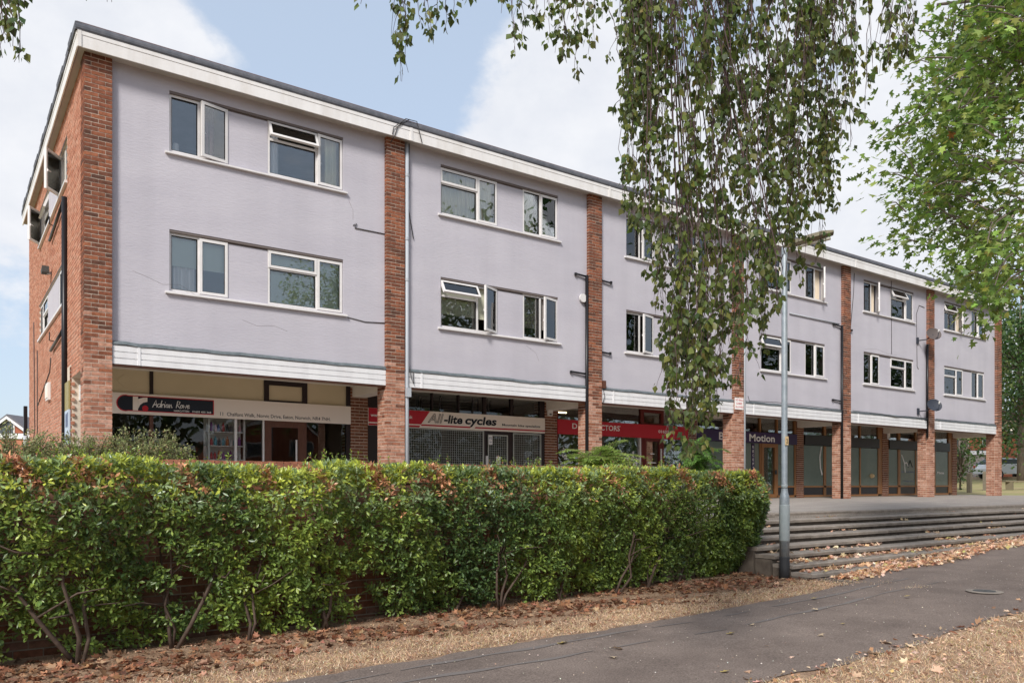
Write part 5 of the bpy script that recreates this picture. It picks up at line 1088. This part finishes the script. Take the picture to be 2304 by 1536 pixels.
# ------------------------------------------------------------------ trees farther off and behind the viewer (these show in the panes)
def far_tree(name, label, base, h, rx, rz, zc, nl, L, cols, w, seed, trunk_r=.3, cat='tree', skipfront=False):
    r = np.random.default_rng(seed); t = tag(empty(name, base), label, cat); b = np.array(base, float)
    MB().tube([tuple(b-[0, 0, .2]), tuple(b+[.05, 0, zc*.5]), tuple(b+[0, .1, zc]), tuple(b+[0, 0, h*.9])], [trunk_r*1.15, trunk_r*.85, trunk_r*.6, .05], 10).build('trunk', 'bark', t, True)
    mb = MB(); cl = []
    for _ in range(38):
        d = unit(r.normal(0, 1, (1, 3)))[0]*np.array([rx, rx, rz])*r.uniform(.45, 1.0); c = b+np.array([0, 0, zc])+d; cl.append(c)
        j = b+np.array([0, 0, max(zc*.45, min(h*.8, c[2]-b[2]-1))]); mb.tube([tuple(j), tuple((j+c)/2+[0, 0, .3]), tuple(c)], [.07, .045, .015], 5)
    mb.build('limbs', 'bark', t, True); cl = np.array(cl); i = r.integers(0, len(cl), nl); P = cl[i]+r.normal(0, 1, (nl, 3))*np.array([.24*rx, .24*rx, .16*rz]); n = nl
    sh = r.uniform(.75, 1.25, len(cl))[i]
    tag(leaves('leaves', P, unit(rdir(n)+np.array([0, 0, -.5])), unit(rdir(n)*.7+np.array([0, 0, 1.])), r.uniform(L*.7, L*1.3, n), r.uniform(L*.6, L, n), 'birch', palette(n, cols, w)*sh[:, None], 'leaf_far', t), kind='stuff')
dk = [(.05, .10, .03), (.075, .13, .035), (.035, .075, .025), (.12, .17, .05)]
p = atZ(2296, 1081, 0); D = 50; q = at(2298, 1081, D); far_tree('chestnut_tree', 'dark leafy chestnut tree beyond the right end of the flats', (q[0], q[1], float(ghill(q[0], 0))), 13.5, 5.2, 5.4, 6.6, 17000, .24, dk, [4, 4, 3, 1], 61, .24)
q = at(2215, 1080, 62); far_tree('far_tree', 'leafy tree showing above the roof at its right end', (q[0]+3, q[1]+3, .9), 19, 4.5, 7.5, 10.5, 9000, .3, [(.16, .20, .06), (.10, .15, .04), (.22, .25, .09)], [3, 3, 2], 62, .4)
q = at(2345, 1080, 75); far_tree('far_tree', 'dark tree far behind the parked car at the right edge', (q[0], q[1], 1), 17, 7, 7, 8.5, 8000, .34, dk, [4, 4, 3, 1], 63, .5)
for k, (x, y, h) in enumerate([(21, -19.5, 18), (34, -21, 17), (48, -22, 18), (-14, -38, 14), (65, -24, 18)]):
    far_tree('roadside_tree', ('first', 'second', 'third', 'left-hand', 'farthest')[k]+' roadside tree behind the viewer, seen mirrored in the window panes', (x, y, -.9), h, 5.5, 5.5, h*.6, 6000, .36, dk, [4, 4, 3, 1], 70+k, .4)
n = 22000; hx = RNG.uniform(-45, 170, n); hy = -47-.05*np.abs(hx-20)+RNG.normal(0, 1.2, n); hz = -1+RNG.random(n)**.8*(8.5+2*noise1(hx, .35, 90))
o_ = tag(leaves('sky_screen_trees', np.c_[hx, hy, hz], unit(rdir(n)), unit(rdir(n)+np.array([0, .6, .6])), RNG.uniform(.5, .9, n), RNG.uniform(.4, .7, n), 'birch', palette(n, dk, [4, 4, 3, 1]), 'leaf_far'), 'unseen belt of trees added behind the viewer to darken the shop glass reflections', 'trees', kind='stuff')  # unseen trees added, tall enough to keep pale sky out of shop-glass reflections
# a small twig of foliage at the arcade's far end
q = at(2160, 1075, 42); far_tree('young_tree', 'young leafy sapling behind the far shop pier', (q[0], q[1], .1), 3.2, .6, 1.2, 1.7, 700, .14, dk, [4, 4, 2, 2], 80, .05)

# ------------------------------------------------------------------ things beyond the right end: bollards, bench, car, garages, houses
def bollard(px_, depth, label):
    q = at(px_, 1100, depth); z = float(ghill(q[0], 0)); b = tag(empty('wooden_bollard', (q[0], q[1], z)), label, 'bollard', 'bollards beyond the flats'); MB().box(q[0]-.09, q[0]+.09, q[1]-.09, q[1]+.09, z-.1, z+.92).build('post', 'post_wood', b); MB().prism_y([(q[0]-.09, z+.922), (q[0]+.09, z+.922), (q[0]+.05, z+.97), (q[0]-.05, z+.97)], q[1]-.09, q[1]+.09).build('chamfered_top', 'post_wood', b)
bollard(2181, 38.6, 'pale wooden bollard seen through the far arcade opening'); bollard(2217, 40.5, 'wooden bollard half hidden behind the end pier')
q = at(2285, 1107, 40); z = float(ghill(q[0], 0)); bn = tag(empty('park_bench', (q[0], q[1], z)), 'plain backless wooden bench on the dry grass', 'bench'); ax = np.array([CC, -CS])
for k in range(2):
    mb = MB(); o = np.array([CS, CC])*(.2*k); a = q[:2]-ax*.55+o; e = q[:2]+ax*1.3+o; w = np.array([CS, CC])*.09
    pts = [a-w, e-w, e+w, a+w]; mb.v = [(*p, z+.40) for p in pts]+[(*p, z+.46) for p in pts]; mb.f = [(3, 2, 1, 0), (4, 5, 6, 7), (0, 1, 5, 4), (1, 2, 6, 5), (2, 3, 7, 6), (3, 0, 4, 7)]; mb.build('seat_plank', 'bench_wood', bn)
for s_ in (-.25, 1.0): p = q[:2]+ax*s_; MB().box(p[0]-.1, p[0]+.1, p[1]-.1, p[1]+.2, z-.05, z+.4).build('leg', 'bench_wood', bn)
# parked car: side profile extruded, with glass and wheels
def car(c, yaw, label):
    o = tag(empty('parked_car', c), label, 'car'); M = Matrix.Translation(c) @ Matrix.Rotation(yaw, 4, 'Z')
    def add(name, mb, m, sm=False):
        me = mb.mesh(name, m, sm); me.transform(M); return mkobj(name, me, o)
    prof = [(-2.05, .35), (2.05, .35), (2.1, .6), (2.0, .82), (1.15, .95), (.55, 1.42), (-1.2, 1.46), (-1.95, 1.0), (-2.1, .7)]
    mb = MB(); ys_ = [(-.84, 1), (-.72, 1), (.72, 1), (.84, 1)]
    secs_ = [(-.86, .94), (-.8, 1.0), (.8, 1.0), (.86, .94)]; n = len(prof)
    for yv, s_ in secs_: mb.v += [(x*(.985 if abs(yv) > .82 else 1), yv*(1-.13*max(0, (z_-.95)/.5)), .35+(z_-.35)*(s_ if z_ > 1 else 1)) for x, z_ in prof]
    for a in range(3):
        for k in range(n): k2 = (k+1) % n; mb.f.append((a*n+k2, a*n+k, (a+1)*n+k, (a+1)*n+k2))
    mb.f.append(tuple(range(n))); mb.f.append(tuple(range(4*n-1, 3*n-1, -1))); add('body', mb, 'car_white')
    for sgn in (-1, 1):
        g = MB(); yv = sgn*.8; pts = [(-1.6, 1.0), (.95, 1.0), (.5, 1.36), (-1.1, 1.38)]; g.prism_y(pts, min(yv, yv+sgn*.035), max(yv, yv+sgn*.035)); add('side_window', g, 'car_glass')
        for xw in (-1.3, 1.3):
            t_ = MB().tube([(xw, sgn*.66, .31), (xw, sgn*.87, .31)], .31, 18); add('wheel', t_, 'tyre'); add('hubcap', MB().tube([(xw, sgn*.871, .31), (xw, sgn*.885, .31)], .19, 12), 'galv')
    add('windscreen', MB().prism_y([(1.12, .99), (1.17, .99), (.6, 1.40), (.56, 1.39)], -.66, .66), 'car_glass'); add('rear_window', MB().prism_y([(-1.95, 1.03), (-1.9, 1.03), (-1.24, 1.42), (-1.3, 1.42)], -.64, .64), 'car_glass')
    for sgn in (-1, 1): add('headlight', MB().box(2.0, 2.08, sgn*.55-.14, sgn*.55+.14, .62, .76), 'lamp_lens'); add('tail_light', MB().box(-2.09, -2.03, sgn*.66-.08, sgn*.66+.08, .72, .95), 'dot_red')
q = at(2268, 1078, 56); car((q[0], q[1], float(ghill(q[0], 0))+.0), math.radians(-30), 'white parked car half hidden by leaves beyond the end pier')
# garage with board doors, and houses behind
q0 = at(2120, 1076, 61); q1 = at(2238, 1076, 61); z0 = .98; dirx = (q1-q0)[:2]/np.linalg.norm((q1-q0)[:2]); nrm = np.array([-dirx[1], dirx[0]]); Lg = np.linalg.norm((q1-q0)[:2])
def obox(name, m, parent, s0, s1, d0, d1, za, zb, o=q0, dx=dirx, nr=nrm):
    c = [o[:2]+dx*s0+nr*d0, o[:2]+dx*s1+nr*d0, o[:2]+dx*s1+nr*d1, o[:2]+dx*s0+nr*d1]; mb = MB(); mb.v = [(*p, za) for p in c]+[(*p, zb) for p in c]; mb.f = [(3, 2, 1, 0), (4, 5, 6, 7), (0, 1, 5, 4), (1, 2, 6, 5), (2, 3, 7, 6), (3, 0, 4, 7)]; return mb.build(name, m, parent)
ga = tag(empty('garage', (q0[0], q0[1], z0)), 'weathered board-fronted garage with white fascia seen through the arcade', 'garage')
k = 0.0
while k < Lg-.3: obox('board', 'fence_wood', ga, k, k+.145, RNG.uniform(-.02, 0), .05, z0-.1, z0+1.68+RNG.normal(0, .01)); k += .15
obox('wall', 'interior_wall', ga, 0, Lg, .06, 4, z0-.2, z0+1.75); obox('fascia', 'white_paint', ga, -.5, Lg+.4, -.1, .05, z0+1.76, z0+2.05); obox('lintel', 'shop_brown', ga, 0, Lg, -.03, .05, z0+1.69, z0+1.758); obox('roof', 'felt', ga, -.5, Lg+.4, .051, 4.2, z0+1.8, z0+2.1); obox('corner_post', 'sign_cream', ga, Lg-.28, Lg, -.06, .05, z0-.1, z0+1.68)
tag(MB().box(q0[0]-2, q1[0]+16, q0[1]-9, q0[1]-.5, .2, 1.0).build('earth_bank', 'sand'), kind='structure')
def house(o, dx, W, Dp, H, rise, wm, rm, label, z0, gable_front=True, win=((.2, .42), (.58, .8))):
    dx = np.array(dx)/np.linalg.norm(dx); nr = np.array([-dx[1], dx[0]]); h = tag(empty('house', (o[0], o[1], z0)), label, 'house'); o = np.array(o)
    def P(s, d, z): return (*(o[:2]+dx*s+nr*d), z)
    mb = MB()
    if gable_front: f = [P(0, 0, z0), P(W, 0, z0), P(W, 0, z0+H), P(W/2, 0, z0+H+rise), P(0, 0, z0+H)]; b = [P(0, Dp, z0), P(W, Dp, z0), P(W, Dp, z0+H), P(W/2, Dp, z0+H+rise), P(0, Dp, z0+H)]
    else: f = [P(0, 0, z0), P(0, Dp, z0), P(0, Dp, z0+H), P(0, Dp/2, z0+H+rise), P(0, 0, z0+H)][::-1]; b = [P(W, 0, z0), P(W, Dp, z0), P(W, Dp, z0+H), P(W, Dp/2, z0+H+rise), P(W, 0, z0+H)][::-1]
    n = 5; mb.v = f+b; mb.f = [tuple(range(5)), tuple(range(9, 4, -1))]+[((k+1) % 5, k, 5+k, 5+(k+1) % 5) for k in range(5)]; mb.build('wall', wm, h)
    rf = MB(); ov = .3
    if gable_front:
        for sg in (0, 1):
            s_e = -ov if sg == 0 else W+ov; ze = z0+H-ov*rise/(W/2); a = [P(s_e, -ov, ze+.02), P(W/2, -ov, z0+H+rise+.04), P(W/2, Dp+ov, z0+H+rise+.04), P(s_e, Dp+ov, ze+.02)]; c = [(p[0], p[1], p[2]+.12) for p in a]; i = len(rf.v); rf.v += a+c; rf.f += [(i+3, i+2, i+1, i), (i+4, i+5, i+6, i+7)]+[(i+k, i+(k+1) % 4, i+4+(k+1) % 4, i+4+k) for k in range(4)]
        bb = MB()
        for sg in (0, 1):
            s_e = -ov if sg == 0 else W+ov; ze = z0+H-ov*rise/(W/2); a = [P(s_e, -ov-.03, ze-.18), P(W/2, -ov-.03, z0+H+rise-.16), P(W/2, -ov-.03, z0+H+rise+.03), P(s_e, -ov-.03, ze+.02)]; c = [P(s_e, -ov-.005, ze-.18), P(W/2, -ov-.005, z0+H+rise-.16), P(W/2, -ov-.005, z0+H+rise+.03), P(s_e, -ov-.005, ze+.02)]; i = len(bb.v); bb.v += a+c; bb.f += [(i, i+1, i+2, i+3), (i+7, i+6, i+5, i+4)]+[(i+k, i+(k+1) % 4, i+4+(k+1) % 4, i+4+k) for k in range(4)]
        bb.build('bargeboard', 'white_paint', h)
    else:
        for sg in (0, 1):
            d_e = -ov if sg == 0 else Dp+ov; ze = z0+H-ov*rise/(Dp/2); a = [P(-ov, d_e, ze+.02), P(W+ov, d_e, ze+.02), P(W+ov, Dp/2, z0+H+rise+.04), P(-ov, Dp/2, z0+H+rise+.04)]; c = [(p[0], p[1], p[2]+.12) for p in a]; i = len(rf.v); rf.v += a+c; rf.f += [(i+3, i+2, i+1, i), (i+4, i+5, i+6, i+7)]+[(i+k, i+(k+1) % 4, i+4+(k+1) % 4, i+4+k) for k in range(4)]
    rf.build('roof', rm, h)
    for lvl in ([.9] if H < 3.5 else [.9, 3.5]):
        for a, b in win:
            obox('window', 'upvc', h, W*a, W*b, -.05, .05, z0+lvl, z0+lvl+1.2, o, dx, nr); obox('pane', 'car_glass', h, W*a+.1, W*b-.1, -.06, -.051, z0+lvl+.1, z0+lvl+1.1, o, dx, nr)
    obox('chimney', 'brick_house', h, W*.7, W*.7+.6, Dp*.5-.3, Dp*.5+.3, z0+H, z0+H+rise+.9, o, dx, nr)
    return h
mat('house_brick', (.42, .15, .09), .9, (.34, .11, .065), scale=8); mat('house_brick2', (.48, .2, .12), .9, (.4, .16, .1), scale=6)
right = np.array([CC, -CS])
q = at(-40, 1085, 52); house(q, right, 3.6, 7, 3.6, 1.3, 'house_brick', 'roof_tile', 'red brick house with white bargeboards beyond the gable at left', .0, True, ((.3, .6),))
q = at(20, 1085, 58); house(q, right, 7, 8, 3.6, 1.4, 'house_brick2', 'roof_tile', 'house with dark tiled roof and chimney behind the left gable house', .0, False)
q = at(-60, 1085, 45); gl_ = tag(empty('garden_garage', (q[0], q[1], 0)), 'low brick garage with white fascia in front of the left houses', 'garage'); obox('wall', 'house_brick2', gl_, 0, 6, 0, 4, 0, 3.05, q, right, np.array([CS, CC])); obox('fascia', 'white_paint', gl_, -.1, 6.1, -.1, 0, 3.06, 3.35, q, right, np.array([CS, CC])); obox('roof', 'felt', gl_, -.05, 6.05, .01, 4.1, 3.1, 3.38, q, right, np.array([CS, CC]))
q = at(2100, 1085, 85); house(q, right, 9, 8, 4.6, 2.4, 'house_brick', 'roof_brown', 'red brick house glimpsed above the garage through the arcade', 1.0, True)
q = at(2215, 1085, 92); house(q, right, 8, 8, 4.6, 2.4, 'sign_cream', 'roof_brown', 'pale rendered house farther right above the garage', 1.0, True)
house((24, -43), (-1, 0), 9, 8, 4.8, 2.6, 'house_brick', 'roof_brown', 'brick house across the green, seen mirrored in the hairdresser window', -.9, True)
house((6, -46), (-1, 0), 9, 8, 4.8, 2.6, 'house_brick2', 'roof_tile', 'second brick house across the green, behind the viewer', -.9, True)
print('objects', len(bpy.data.objects), 'tris', sum(len(m.polygons) for m in bpy.data.meshes))
